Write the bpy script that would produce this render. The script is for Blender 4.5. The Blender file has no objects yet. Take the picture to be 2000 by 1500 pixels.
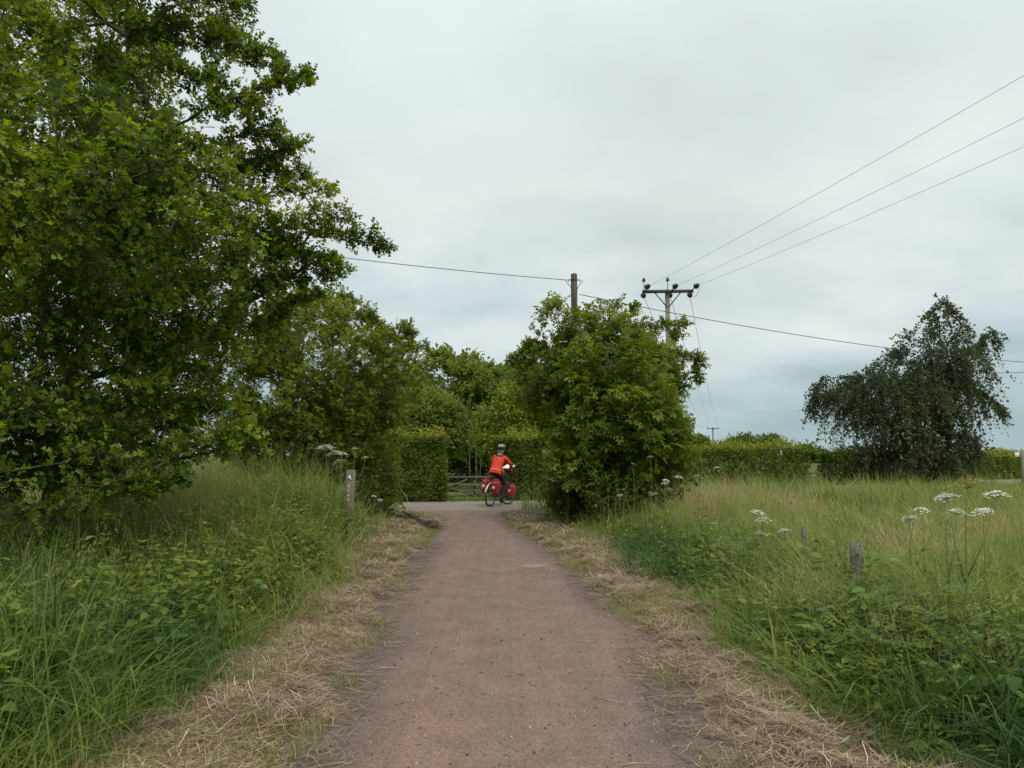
import bpy, math, random
import numpy as np
from mathutils import Vector, Matrix
R = math.radians
rng = np.random.default_rng(7)
random.seed(7)
scene = bpy.context.scene
COL = scene.collection

# ------------------------------------------------------------------ camera
CAM_H, FPX, PITCH = 1.55, 1389.0, math.atan(139 / 1389.0)
cam_d = bpy.data.cameras.new('camera')
cam_d.sensor_width = 36.0
cam_d.lens = FPX / 2000 * 36.0
cam_d.clip_start = 0.05
cam_d.clip_end = 8000
cam = bpy.data.objects.new('camera', cam_d)
COL.objects.link(cam)
cam.location = (0, 0, CAM_H)
cam.rotation_euler = (R(90) + PITCH, 0, 0)
scene.camera = cam

# ------------------------------------------------------------------ sky, sun, exposure
SUN_EL, SUN_AZ = 58, 215
w = bpy.data.worlds.new('World')
scene.world = w
w.use_nodes = True
wn, wl = w.node_tree.nodes, w.node_tree.links
wn.clear()


def N(nodes, t, **kw):
    n = nodes.new(t)
    for k, v in kw.items():
        setattr(n, k, v)
    return n


def ramp(nodes, stops, interp='LINEAR'):
    n = nodes.new('ShaderNodeValToRGB')
    n.color_ramp.interpolation = interp
    el = n.color_ramp.elements
    while len(el) > 1:
        el.remove(el[-1])
    el[0].position = stops[0][0]
    el[0].color = tuple(stops[0][1]) + (1,)
    for p, c in stops[1:]:
        e = el.new(p)
        e.color = tuple(c) + (1,)
    return n


def srgb(r, g, b):
    f = lambda c: (c / 255 / 12.92) if c / 255 < 0.04045 else ((c / 255 + 0.055) / 1.055) ** 2.4
    return (f(r), f(g), f(b))


wo = N(wn, 'ShaderNodeOutputWorld')
bg_sky = N(wn, 'ShaderNodeBackground')
sky = N(wn, 'ShaderNodeTexSky', sky_type='NISHITA', sun_disc=False)
sky.sun_elevation = R(SUN_EL)
sky.sun_rotation = R(SUN_AZ)
sky.air_density = 1.0
sky.dust_density = 2.0
wl.new(sky.outputs[0], bg_sky.inputs[0])
bg_sky.inputs[1].default_value = 0.08
bg_cl = N(wn, 'ShaderNodeBackground')
tc = N(wn, 'ShaderNodeTexCoord')
sep = N(wn, 'ShaderNodeSeparateXYZ')
wl.new(tc.outputs['Generated'], sep.inputs[0])
# plane projection of the cloud deck: (x, y) / (z + k)
mz = N(wn, 'ShaderNodeMath', operation='MAXIMUM')
wl.new(sep.outputs[2], mz.inputs[0]); mz.inputs[1].default_value = 0.0
az = N(wn, 'ShaderNodeMath', operation='ADD')
wl.new(mz.outputs[0], az.inputs[0]); az.inputs[1].default_value = 0.32
dx = N(wn, 'ShaderNodeMath', operation='DIVIDE'); wl.new(sep.outputs[0], dx.inputs[0]); wl.new(az.outputs[0], dx.inputs[1])
dy = N(wn, 'ShaderNodeMath', operation='DIVIDE'); wl.new(sep.outputs[1], dy.inputs[0]); wl.new(az.outputs[0], dy.inputs[1])
cmb = N(wn, 'ShaderNodeCombineXYZ')
wl.new(dx.outputs[0], cmb.inputs[0]); wl.new(dy.outputs[0], cmb.inputs[1])
n1 = N(wn, 'ShaderNodeTexNoise'); n1.inputs['Scale'].default_value = 1.3; n1.inputs['Detail'].default_value = 5; n1.inputs['Roughness'].default_value = 0.5; n1.inputs['Distortion'].default_value = 0.25
mpw = N(wn, 'ShaderNodeMapping'); mpw.inputs['Scale'].default_value = (0.9, 1.3, 1); mpw.inputs['Location'].default_value = (3.1, 1.7, 0); mpw.inputs['Rotation'].default_value = (0, 0, R(-12))
wl.new(cmb.outputs[0], mpw.inputs[0]); wl.new(mpw.outputs[0], n1.inputs['Vector'])
# cloud deck: brightness against elevation, pushed up and down by the noise
ofs = N(wn, 'ShaderNodeMath', operation='MULTIPLY_ADD'); ofs.inputs[1].default_value = 0.66; ofs.inputs[2].default_value = -0.315
wl.new(n1.outputs[0], ofs.inputs[0])
el2 = N(wn, 'ShaderNodeMath', operation='ADD'); wl.new(mz.outputs[0], el2.inputs[0]); wl.new(ofs.outputs[0], el2.inputs[1])
cr = ramp(wn, [(0.0, srgb(165, 187, 192)), (0.07, srgb(173, 194, 198)), (0.15, srgb(191, 208, 211)), (0.23, srgb(211, 222, 223)), (0.32, srgb(226, 232, 231)), (0.46, srgb(219, 229, 231)), (1.0, srgb(219, 229, 232))])
wl.new(el2.outputs[0], cr.inputs[0])
# veil of light patches
n2 = N(wn, 'ShaderNodeTexNoise'); n2.inputs['Scale'].default_value = 2.1; n2.inputs['Detail'].default_value = 7; n2.inputs['Roughness'].default_value = 0.52
mp2 = N(wn, 'ShaderNodeMapping'); mp2.inputs['Scale'].default_value = (0.9, 1.3, 1); mp2.inputs['Location'].default_value = (0.4, 5.2, 0)
wl.new(cmb.outputs[0], mp2.inputs[0]); wl.new(mp2.outputs[0], n2.inputs['Vector'])
mr = N(wn, 'ShaderNodeMapRange'); mr.inputs[1].default_value = 0.3; mr.inputs[2].default_value = 0.72; mr.inputs[3].default_value = 0.90; mr.inputs[4].default_value = 1.08
wl.new(n2.outputs[0], mr.inputs[0])
# an overcast deck is brightest overhead
zn = N(wn, 'ShaderNodeMapRange'); zn.interpolation_type = 'SMOOTHSTEP'; zn.inputs[1].default_value = 0.45; zn.inputs[2].default_value = 1.0; zn.inputs[3].default_value = 0.74; zn.inputs[4].default_value = 1.4
wl.new(mz.outputs[0], zn.inputs[0])
zm = N(wn, 'ShaderNodeMath', operation='MULTIPLY'); wl.new(zn.outputs[0], zm.inputs[0]); wl.new(mr.outputs[0], zm.inputs[1])
wl.new(cr.outputs[0], bg_cl.inputs[0]); wl.new(zm.outputs[0], bg_cl.inputs[1])
mixw = N(wn, 'ShaderNodeMixShader'); mixw.inputs[0].default_value = 0.95
wl.new(bg_sky.outputs[0], mixw.inputs[1]); wl.new(bg_cl.outputs[0], mixw.inputs[2]); wl.new(mixw.outputs[0], wo.inputs[0])

sun_d = bpy.data.lights.new('sun', 'SUN')
sun_d.energy = 1.5
sun_d.angle = R(25)
sun_d.color = (1.0, 0.96, 0.9)
sun = bpy.data.objects.new('sun', sun_d)
COL.objects.link(sun)
# the sun stands behind the camera, high, a little to the right
sd = Vector((math.cos(R(SUN_EL)) * 0.45, -math.cos(R(SUN_EL)) * 0.89, math.sin(R(SUN_EL))))
sun.rotation_euler = sd.to_track_quat('Z', 'Y').to_euler()
sky.sun_rotation = math.atan2(sd.x, sd.y)
scene.view_settings.view_transform = 'Standard'
scene.view_settings.look = 'None'
scene.view_settings.exposure = 0.52
scene.view_settings.gamma = 1.0
scene.view_settings.use_curve_mapping = False
scene.cycles.use_denoising = True
scene.cycles.max_bounces = 10
scene.cycles.diffuse_bounces = 7
scene.cycles.transmission_bounces = 4
scene.cycles.transparent_max_bounces = 4

# ------------------------------------------------------------------ helpers: projection
cF = np.array([0, math.cos(PITCH), math.sin(PITCH)])
cU = np.array([0, -math.sin(PITCH), math.cos(PITCH)])


def ray(px, py):
    return cF + np.array([1.0, 0, 0]) * (px - 1000) / FPX + cU * (750 - py) / FPX


def at(px, py, Y):
    d = ray(px, py)
    return np.array([0, 0, CAM_H]) + d * (Y / d[1])


def onz(px, py, z=0.0):
    d = ray(px, py)
    return np.array([0, 0, CAM_H]) + d * ((z - CAM_H) / d[2])


# ------------------------------------------------------------------ helpers: noise
def hash2(ix, iy, seed=0):
    h = (ix.astype(np.int64) * 374761393 + iy.astype(np.int64) * 668265263 + seed * 1442695041) & 0x7fffffff
    h = ((h ^ (h >> 13)) * 1274126177) & 0x7fffffff
    return ((h ^ (h >> 16)) & 0xffff) / 65535.0


def vnoise(x, y, sc=1.0, seed=0):
    x = np.asarray(x, float) * sc; y = np.asarray(y, float) * sc
    ix = np.floor(x); iy = np.floor(y)
    fx = x - ix; fy = y - iy
    fx = fx * fx * (3 - 2 * fx); fy = fy * fy * (3 - 2 * fy)
    a = hash2(ix, iy, seed); b = hash2(ix + 1, iy, seed); c = hash2(ix, iy + 1, seed); d = hash2(ix + 1, iy + 1, seed)
    return (a * (1 - fx) + b * fx) * (1 - fy) + (c * (1 - fx) + d * fx) * fy


def fnoise(x, y, sc=1.0, seed=0, oct=3):
    s = 0; a = 1; t = 0
    for i in range(oct):
        s = s + a * vnoise(x, y, sc * 2 ** i, seed + i * 17); t += a; a *= 0.5
    return s / t


def sstep(x, a, b):
    t = np.clip((np.asarray(x, float) - a) / (b - a), 0, 1)
    return t * t * (3 - 2 * t)


def unit(v):
    return v / np.maximum(np.linalg.norm(v, axis=-1, keepdims=True), 1e-9)


# ------------------------------------------------------------------ helpers: meshes
class MB:
    """collects triangles; build() links them as ONE mesh object"""

    def __init__(self):
        self.v = []; self.f = []; self.t = []; self.m = []; self.n = 0

    def add(self, v, f, tint=0.5, mat=0):
        v = np.asarray(v, float).reshape(-1, 3); f = np.asarray(f, np.int64).reshape(-1, 3)
        self.v.append(v); self.f.append(f + self.n)
        t = np.asarray(tint, float)
        self.t.append(np.full(len(v), float(t)) if t.ndim == 0 else t)
        self.m.append(np.full(len(f), mat, np.int32))
        self.n += len(v)
        return self

    def box(self, c, s, rot=None, tint=0.5, bev=0.0):
        c = np.array(c, float); h = np.array(s, float) / 2
        if bev <= 0:
            p = np.array([[x, y, z] for x in (-1, 1) for y in (-1, 1) for z in (-1, 1)], float) * h
            q = [(0, 1, 3, 2), (4, 6, 7, 5), (0, 4, 5, 1), (2, 3, 7, 6), (0, 2, 6, 4), (1, 5, 7, 3)]
            f = [t for a in q for t in ((a[0], a[1], a[2]), (a[0], a[2], a[3]))]
        else:
            bm_pts = []
            for x in (-1, 1):
                for y in (-1, 1):
                    for z in (-1, 1):
                        sgn = np.array([x, y, z])
                        for ax in range(3):
                            pp = sgn * (h - bev); pp = pp.astype(float); pp[ax] = sgn[ax] * h[ax]
                            bm_pts.append(pp)
            import bmesh
            bm = bmesh.new()
            for pp in bm_pts:
                bm.verts.new(pp)
            bmesh.ops.convex_hull(bm, input=bm.verts)
            bmesh.ops.triangulate(bm, faces=bm.faces)
            bm.verts.ensure_lookup_table(); bm.verts.index_update()
            p = np.array([v.co[:] for v in bm.verts]); f = [[v.index for v in fc.verts] for fc in bm.faces]
            bm.free()
        if rot is not None:
            p = p @ np.array(rot).T
        return self.add(p + c, f, tint)

    def tube(self, pts, rad, sides=6, cap=True, tint=0.5):
        pts = np.asarray(pts, float); n = len(pts)
        rad = np.full(n, rad, float) if np.ndim(rad) == 0 else np.asarray(rad, float)
        d = np.gradient(pts, axis=0); d = unit(d)
        ref = np.array([0, 0, 1.0]) if abs(d[0][2]) < 0.9 else np.array([1.0, 0, 0])
        u = unit(np.cross(ref, d[0])[None])[0]
        vs = []
        for i in range(n):
            u = u - d[i] * np.dot(u, d[i]); u = u / max(np.linalg.norm(u), 1e-9)
            w_ = np.cross(d[i], u)
            a = np.arange(sides) * 2 * math.pi / sides
            vs.append(pts[i] + rad[i] * (np.cos(a)[:, None] * u + np.sin(a)[:, None] * w_))
        v = np.concatenate(vs); f = []
        for i in range(n - 1):
            for k in range(sides):
                a = i * sides + k; b = i * sides + (k + 1) % sides; c = a + sides; e = b + sides
                f += [(a, b, e), (a, e, c)]
        if cap:
            v = np.concatenate([v, pts[:1], pts[-1:]]); c0 = n * sides; c1 = c0 + 1
            for k in range(sides):
                f.append((c0, (k + 1) % sides, k)); f.append((c1, (n - 1) * sides + k, (n - 1) * sides + (k + 1) % sides))
        return self.add(v, f, tint)

    def lathe(self, prof, seg=16, M=None, tint=0.5):
        prof = np.asarray(prof, float); n = len(prof)
        a = np.arange(seg) * 2 * math.pi / seg
        v = np.stack([prof[:, 0][:, None] * np.cos(a), prof[:, 0][:, None] * np.sin(a), np.repeat(prof[:, 1][:, None], seg, 1)], -1).reshape(-1, 3)
        f = []
        for i in range(n - 1):
            for k in range(seg):
                p = i * seg + k; q = i * seg + (k + 1) % seg
                f += [(p, q, q + seg), (p, q + seg, p + seg)]
        if M is not None:
            M = np.array(M); v = v @ M[:3, :3].T + M[:3, 3]
        return self.add(v, f, tint)

    def mesh(self, name, smooth=False):
        v = np.concatenate(self.v); f = np.concatenate(self.f); t = np.concatenate(self.t); m = np.concatenate(self.m)
        me = bpy.data.meshes.new(name)
        me.vertices.add(len(v)); me.vertices.foreach_set('co', v.astype(np.float32).ravel())
        me.loops.add(len(f) * 3); me.loops.foreach_set('vertex_index', f.astype(np.int32).ravel())
        me.polygons.add(len(f)); me.polygons.foreach_set('loop_start', (np.arange(len(f)) * 3).astype(np.int32))
        me.polygons.foreach_set('material_index', m)
        if smooth:
            me.polygons.foreach_set('use_smooth', np.ones(len(f), bool))
        at_ = me.attributes.new('tint', 'FLOAT', 'POINT'); at_.data.foreach_set('value', t.astype(np.float32))
        me.update(calc_edges=True)
        return me

    def build(self, name, mat, parent=None, smooth=False, loc=None):
        if not self.v:
            return None
        me = self.mesh(name, smooth)
        for mm in (mat if isinstance(mat, (list, tuple)) else [mat]):
            me.materials.append(mm)
        return link(name, me, parent, loc)


def link(name, data, parent=None, loc=None):
    o = bpy.data.objects.new(name, data); COL.objects.link(o)
    if parent is not None:
        o.parent = parent
    if loc is not None:
        o.location = tuple(loc)
    return o


def tag(o, label=None, cat=None, group=None, kind=None):
    if label: o['label'] = label
    if cat: o['category'] = cat
    if group: o['group'] = group
    if kind: o['kind'] = kind
    return o


def empty(name, loc=(0, 0, 0), label=None, cat=None, group=None):
    o = link(name, None, None, loc); o.empty_display_size = 0.1
    return tag(o, label, cat, group)


def inst(mb, tv, tf, loc, X, Y, Z, scale, tint):
    """batch of a small template: tv (m,3), tf (t,3); frames X, Y, Z (k,3)"""
    k = len(loc); m = len(tv)
    sc = np.asarray(scale, float)
    if sc.ndim == 1: sc = np.repeat(sc[:, None], 3, 1)
    v = loc[:, None, :] + tv[None, :, 0:1] * (X * sc[:, 0:1])[:, None, :] + tv[None, :, 1:2] * (Y * sc[:, 1:2])[:, None, :] + tv[None, :, 2:3] * (Z * sc[:, 2:3])[:, None, :]
    f = tf[None] + (np.arange(k) * m)[:, None, None]
    mb.add(v.reshape(-1, 3), f.reshape(-1, 3), np.repeat(tint, m))


def frames(axis, nrm):
    Y = unit(axis); Z = unit(nrm - Y * np.sum(nrm * Y, -1, keepdims=True)); X = np.cross(Y, Z)
    return X, Y, Z


def rvec(n):
    return unit(rng.normal(size=(n, 3)))


# ------------------------------------------------------------------ materials
def material(name):
    m = bpy.data.materials.new(name); m.use_nodes = True
    nt = m.node_tree; nt.nodes.clear()
    out = nt.nodes.new('ShaderNodeOutputMaterial')
    return m, nt.nodes, nt.links, out


def leafmat(name, stops, trans=0.3, rough=0.5, spec=0.35, var=0.35, vs=1.2, tgain=1.5):
    """colour from the leaf's own tint, varied over the plant by noise"""
    m, n, l, out = material(name)
    a = N(n, 'ShaderNodeAttribute', attribute_name='tint')
    geo = N(n, 'ShaderNodeNewGeometry')
    ns = N(n, 'ShaderNodeTexNoise'); ns.inputs['Scale'].default_value = vs; ns.inputs['Detail'].default_value = 2
    l.new(geo.outputs['Position'], ns.inputs['Vector'])
    mm = N(n, 'ShaderNodeMath', operation='MULTIPLY_ADD'); mm.inputs[1].default_value = var; mm.inputs[2].default_value = -var / 2
    l.new(ns.outputs[0], mm.inputs[0])
    ad = N(n, 'ShaderNodeMath', operation='ADD'); l.new(a.outputs['Fac'], ad.inputs[0]); l.new(mm.outputs[0], ad.inputs[1])
    r = ramp(n, stops); l.new(ad.outputs[0], r.inputs[0])
    p = N(n, 'ShaderNodeBsdfPrincipled'); p.inputs['Roughness'].default_value = rough; p.inputs['Specular IOR Level'].default_value = spec
    l.new(r.outputs[0], p.inputs['Base Color'])
    t = N(n, 'ShaderNodeBsdfTranslucent')
    hs = N(n, 'ShaderNodeHueSaturation'); hs.inputs['Value'].default_value = tgain; hs.inputs['Saturation'].default_value = 1.1; hs.inputs['Hue'].default_value = 0.485
    l.new(r.outputs[0], hs.inputs['Color']); l.new(hs.outputs[0], t.inputs[0])
    mx = N(n, 'ShaderNodeMixShader'); mx.inputs[0].default_value = trans
    l.new(p.outputs[0], mx.inputs[1]); l.new(t.outputs[0], mx.inputs[2]); l.new(mx.outputs[0], out.inputs[0])
    return m


def noisemat(name, c1, c2, scale=8, rough=0.8, bump=0.2, spec=0.3, detail=5, stretch=(1, 1, 1), metal=0.0, obj=True):
    m, n, l, out = material(name)
    tcn = N(n, 'ShaderNodeTexCoord'); mp = N(n, 'ShaderNodeMapping'); mp.inputs['Scale'].default_value = stretch
    l.new(tcn.outputs['Object'], mp.inputs[0])
    ns = N(n, 'ShaderNodeTexNoise'); ns.inputs['Scale'].default_value = scale; ns.inputs['Detail'].default_value = detail; ns.inputs['Roughness'].default_value = 0.6
    l.new(mp.outputs[0], ns.inputs['Vector'])
    r = ramp(n, [(0.3, c1), (0.7, c2)]); l.new(ns.outputs[0], r.inputs[0])
    p = N(n, 'ShaderNodeBsdfPrincipled'); p.inputs['Roughness'].default_value = rough; p.inputs['Specular IOR Level'].default_value = spec; p.inputs['Metallic'].default_value = metal
    l.new(r.outputs[0], p.inputs['Base Color'])
    if bump > 0:
        b = N(n, 'ShaderNodeBump'); b.inputs['Strength'].default_value = bump; b.inputs['Distance'].default_value = 0.02
        l.new(ns.outputs[0], b.inputs['Height']); l.new(b.outputs[0], p.inputs['Normal'])
    l.new(p.outputs[0], out.inputs[0])
    return m


def flat(name, c, rough=0.5, spec=0.4, metal=0.0):
    return noisemat(name, tuple(x * 0.88 for x in c), tuple(min(x * 1.08, 0.9) for x in c), 30, rough, 0.05, spec, metal=metal)


M_HAW = leafmat('hawthorn_leaf', [(0.0, (0.030, 0.060, 0.010)), (0.25, (0.062, 0.108, 0.014)), (0.55, (0.135, 0.195, 0.021)), (0.8, (0.240, 0.300, 0.032)), (1.0, (0.330, 0.340, 0.045))], 0.44, 0.5, 0.22, 0.35, 1.2, 1.7)
M_BUSH = leafmat('bush_leaf', [(0.0, (0.044, 0.068, 0.010)), (0.4, (0.092, 0.130, 0.017)), (0.75, (0.155, 0.200, 0.024)), (1.0, (0.220, 0.245, 0.034))], 0.40, 0.55, 0.2, 0.45, 0.8, 1.7)
M_ELDER = leafmat('elder_leaf', [(0.0, (0.042, 0.072, 0.011)), (0.4, (0.092, 0.138, 0.017)), (0.8, (0.165, 0.215, 0.026)), (1.0, (0.220, 0.250, 0.036))], 0.38, 0.5, 0.2, 0.4, 1.0, 1.6)
M_WOOD_LEAF = leafmat('woodland_leaf', [(0.0, (0.044, 0.074, 0.018)), (0.5, (0.100, 0.148, 0.028)), (1.0, (0.185, 0.225, 0.042))], 0.40, 0.6, 0.15, 0.4, 0.35, 1.7)
M_HEDGE = leafmat('hedge_leaf', [(0.0, (0.036, 0.062, 0.010)), (0.45, (0.080, 0.125, 0.016)), (0.8, (0.160, 0.210, 0.024)), (1.0, (0.24, 0.25, 0.04))], 0.34, 0.55, 0.2)
M_WEEP = leafmat('weeping_leaf', [(0.0, (0.028, 0.042, 0.020)), (0.5, (0.062, 0.084, 0.035)), (0.85, (0.108, 0.130, 0.046)), (1.0, (0.14, 0.17, 0.05))], 0.38, 0.6, 0.15, 0.6, 0.6)
M_GRASS = leafmat('grass_blade', [(0.0, (0.046, 0.096, 0.028)), (0.22, (0.094, 0.160, 0.036)), (0.48, (0.180, 0.236, 0.050)), (0.66, (0.265, 0.278, 0.085)), (0.82, (0.36, 0.30, 0.14)), (1.0, (0.48, 0.38, 0.22))], 0.38, 0.6, 0.2, 0.25, 0.8, 1.5)
M_NETTLE = leafmat('nettle_leaf', [(0.0, (0.036, 0.074, 0.020)), (0.4, (0.084, 0.142, 0.028)), (0.75, (0.175, 0.235, 0.040)), (1.0, (0.32, 0.30, 0.06))], 0.36, 0.55, 0.25, 0.35, 1.5)
M_STRAW = leafmat('dry_straw', [(0.0, (0.10, 0.066, 0.04)), (0.35, (0.23, 0.16, 0.095)), (0.7, (0.42, 0.31, 0.19)), (1.0, (0.62, 0.49, 0.33))], 0.1, 0.6, 0.25, 0.3, 1.3, 1.0)
M_BARK = noisemat('bark', (0.035, 0.028, 0.02), (0.10, 0.085, 0.062), 14, 0.9, 0.6, stretch=(1, 1, 0.25))
M_BIRCHBARK = noisemat('pale_bark', (0.16, 0.15, 0.12), (0.42, 0.40, 0.34), 9, 0.8, 0.2, stretch=(1, 1, 0.4))
M_TWIG = noisemat('twig_bark', (0.05, 0.04, 0.028), (0.13, 0.11, 0.075), 20, 0.85, 0.2)
M_POLE = noisemat('creosoted_pole', (0.055, 0.045, 0.034), (0.15, 0.125, 0.09), 10, 0.85, 0.4, stretch=(3, 3, 0.15))
M_POLE_PALE = noisemat('weathered_pole', (0.13, 0.12, 0.095), (0.27, 0.245, 0.19), 10, 0.85, 0.4, stretch=(3, 3, 0.15))
M_POST = noisemat('sign_post_timber', (0.12, 0.10, 0.072), (0.22, 0.19, 0.14), 12, 0.85, 0.5, stretch=(4, 4, 0.25))
M_STUMP = noisemat('silvered_post_timber', (0.09, 0.082, 0.066), (0.20, 0.18, 0.15), 14, 0.9, 0.7, stretch=(5, 5, 0.4))
M_GATE = noisemat('gate_timber', (0.07, 0.06, 0.045), (0.17, 0.155, 0.12), 9, 0.85, 0.4, stretch=(0.3, 3, 3))
M_WHITE = flat('white_paint', (0.78, 0.78, 0.75), 0.5)
M_BLACK = flat('black_paint', (0.02, 0.02, 0.022), 0.45)
M_IRON = flat('dark_ironwork', (0.035, 0.037, 0.04), 0.5, 0.4)
M_GLAZE = flat('brown_glaze', (0.03, 0.02, 0.02), 0.25, 0.6)
M_WIRE = flat('cable', (0.06, 0.065, 0.07), 0.6)
M_WIRE_PALE = flat('bare_conductor', (0.22, 0.235, 0.24), 0.5)
M_STEM = leafmat('plant_stem', [(0.0, (0.085, 0.13, 0.035)), (1.0, (0.21, 0.25, 0.08))], 0.1, 0.6, 0.3, 0.2, 4)
M_FLOWER = leafmat('umbel_flower', [(0.0, (0.24, 0.27, 0.13)), (0.35, (0.50, 0.51, 0.38)), (1.0, (0.74, 0.74, 0.66))], 0.2, 0.7, 0.2, 0.3, 20, 1.0)
M_SEED = leafmat('umbel_seed', [(0.0, (0.26, 0.16, 0.05)), (0.5, (0.44, 0.29, 0.10)), (1.0, (0.55, 0.44, 0.15))], 0.2, 0.7, 0.2, 0.3, 20, 1.2)

# ground under the grass
m, n, l, out = material('soil_and_thatch')
M_GROUND = m
g = N(n, 'ShaderNodeNewGeometry')
na = N(n, 'ShaderNodeTexNoise'); na.inputs['Scale'].default_value = 0.35; na.inputs['Detail'].default_value = 8; na.inputs['Roughness'].default_value = 0.65
nb = N(n, 'ShaderNodeTexNoise'); nb.inputs['Scale'].default_value = 9; nb.inputs['Detail'].default_value = 5
l.new(g.outputs['Position'], na.inputs['Vector']); l.new(g.outputs['Position'], nb.inputs['Vector'])
ra = ramp(n, [(0.3, (0.055, 0.085, 0.022)), (0.55, (0.10, 0.125, 0.034)), (0.75, (0.17, 0.155, 0.06))]); l.new(na.outputs[0], ra.inputs[0])
rb = ramp(n, [(0.3, (0.55, 0.5, 0.45)), (0.7, (1.15, 1.1, 1.0))]); l.new(nb.outputs[0], rb.inputs[0])
mu = N(n, 'ShaderNodeMix', data_type='RGBA', blend_type='MULTIPLY'); mu.inputs[0].default_value = 1
l.new(ra.outputs[0], mu.inputs[6]); l.new(rb.outputs[0], mu.inputs[7])
p = N(n, 'ShaderNodeBsdfPrincipled'); p.inputs['Roughness'].default_value = 0.95; p.inputs['Specular IOR Level'].default_value = 0.1
bp = N(n, 'ShaderNodeBump'); bp.inputs['Strength'].default_value = 0.8; bp.inputs['Distance'].default_value = 0.06; l.new(nb.outputs[0], bp.inputs['Height'])
l.new(mu.outputs[2], p.inputs['Base Color']); l.new(bp.outputs[0], p.inputs['Normal']); l.new(p.outputs[0], out.inputs[0])


def gravelmat(name, base, warm, dark, streak=True):
    m, n, l, out = material(name)
    g = N(n, 'ShaderNodeNewGeometry')
    n1 = N(n, 'ShaderNodeTexNoise'); n1.inputs['Scale'].default_value = 1.0; n1.inputs['Detail'].default_value = 6
    mp = N(n, 'ShaderNodeMapping'); mp.inputs['Scale'].default_value = (3.0, 0.16, 1) if streak else (0.5, 0.5, 1)
    l.new(g.outputs['Position'], mp.inputs[0]); l.new(mp.outputs[0], n1.inputs['Vector'])
    r1 = ramp(n, [(0.34, base), (0.62, warm)]); l.new(n1.outputs[0], r1.inputs[0])
    n2 = N(n, 'ShaderNodeTexNoise'); n2.inputs['Scale'].default_value = 55; n2.inputs['Detail'].default_value = 4; n2.inputs['Roughness'].default_value = 0.7
    l.new(g.outputs['Position'], n2.inputs['Vector'])
    r2 = ramp(n, [(0.28, (0.60, 0.58, 0.56)), (0.5, (1, 1, 1)), (0.75, (1.22, 1.2, 1.18))]); l.new(n2.outputs[0], r2.inputs[0])
    v = N(n, 'ShaderNodeTexVoronoi'); v.inputs['Scale'].default_value = 75
    l.new(g.outputs['Position'], v.inputs['Vector'])
    vr = ramp(n, [(0.0, (0.75, 0.72, 0.7)), (0.45, (1, 1, 1)), (0.9, (1.12, 1.1, 1.08))]); l.new(v.outputs['Color'], vr.inputs[0])
    n3 = N(n, 'ShaderNodeTexNoise'); n3.inputs['Scale'].default_value = 3.2; n3.inputs['Detail'].default_value = 6; l.new(g.outputs['Position'], n3.inputs['Vector'])
    r3 = ramp(n, [(0.35, (0.86, 0.86, 0.87)), (0.65, (1.06, 1.05, 1.04))]); l.new(n3.outputs[0], r3.inputs[0])
    # loose dark grit gathers along the edges (edge weight is stored with the strip)
    a = N(n, 'ShaderNodeAttribute', attribute_name='tint')
    mxe = N(n, 'ShaderNodeMix', data_type='RGBA'); l.new(a.outputs['Fac'], mxe.inputs[0]); l.new(r1.outputs[0], mxe.inputs[6]); mxe.inputs[7].default_value = dark + (1,)
    col = mxe.outputs[2]
    n4 = N(n, 'ShaderNodeTexNoise'); n4.inputs['Scale'].default_value = 1.0; n4.inputs['Detail'].default_value = 4
    mp4 = N(n, 'ShaderNodeMapping'); mp4.inputs['Scale'].default_value = (11, 0.10, 1) if streak else (0.8, 0.8, 1)
    l.new(g.outputs['Position'], mp4.inputs[0]); l.new(mp4.outputs[0], n4.inputs['Vector'])
    r4 = ramp(n, [(0.34, (0.91, 0.91, 0.915)), (0.5, (1, 1, 1)), (0.68, (1.05, 1.04, 1.035))]); l.new(n4.outputs[0], r4.inputs[0])
    for s in (r2, vr, r3, r4):
        k = N(n, 'ShaderNodeMix', data_type='RGBA', blend_type='MULTIPLY'); k.inputs[0].default_value = 1
        l.new(col, k.inputs[6]); l.new(s.outputs[0], k.inputs[7]); col = k.outputs[2]
    p = N(n, 'ShaderNodeBsdfPrincipled'); p.inputs['Roughness'].default_value = 0.9; p.inputs['Specular IOR Level'].default_value = 0.2
    l.new(col, p.inputs['Base Color'])
    ad = N(n, 'ShaderNodeMath', operation='ADD'); l.new(n2.outputs[0], ad.inputs[0]); l.new(v.outputs['Distance'], ad.inputs[1])
    b = N(n, 'ShaderNodeBump'); b.inputs['Strength'].default_value = 0.55; b.inputs['Distance'].default_value = 0.008
    l.new(ad.outputs[0], b.inputs['Height']); l.new(b.outputs[0], p.inputs['Normal']); l.new(p.outputs[0], out.inputs[0])
    return m


M_PATH = gravelmat('red_gravel', (0.176, 0.129, 0.106), (0.206, 0.132, 0.104), (0.112, 0.087, 0.076))
M_LANE = gravelmat('grey_lane_gravel', (0.225, 0.188, 0.150), (0.205, 0.162, 0.130), (0.15, 0.128, 0.10), False)
M_VERGE = leafmat('straw_litter', [(0.0, (0.06, 0.040, 0.026)), (0.5, (0.15, 0.105, 0.066)), (1.0, (0.27, 0.195, 0.12))], 0.0, 0.95, 0.1, 1.0, 9, 1.0)

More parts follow.
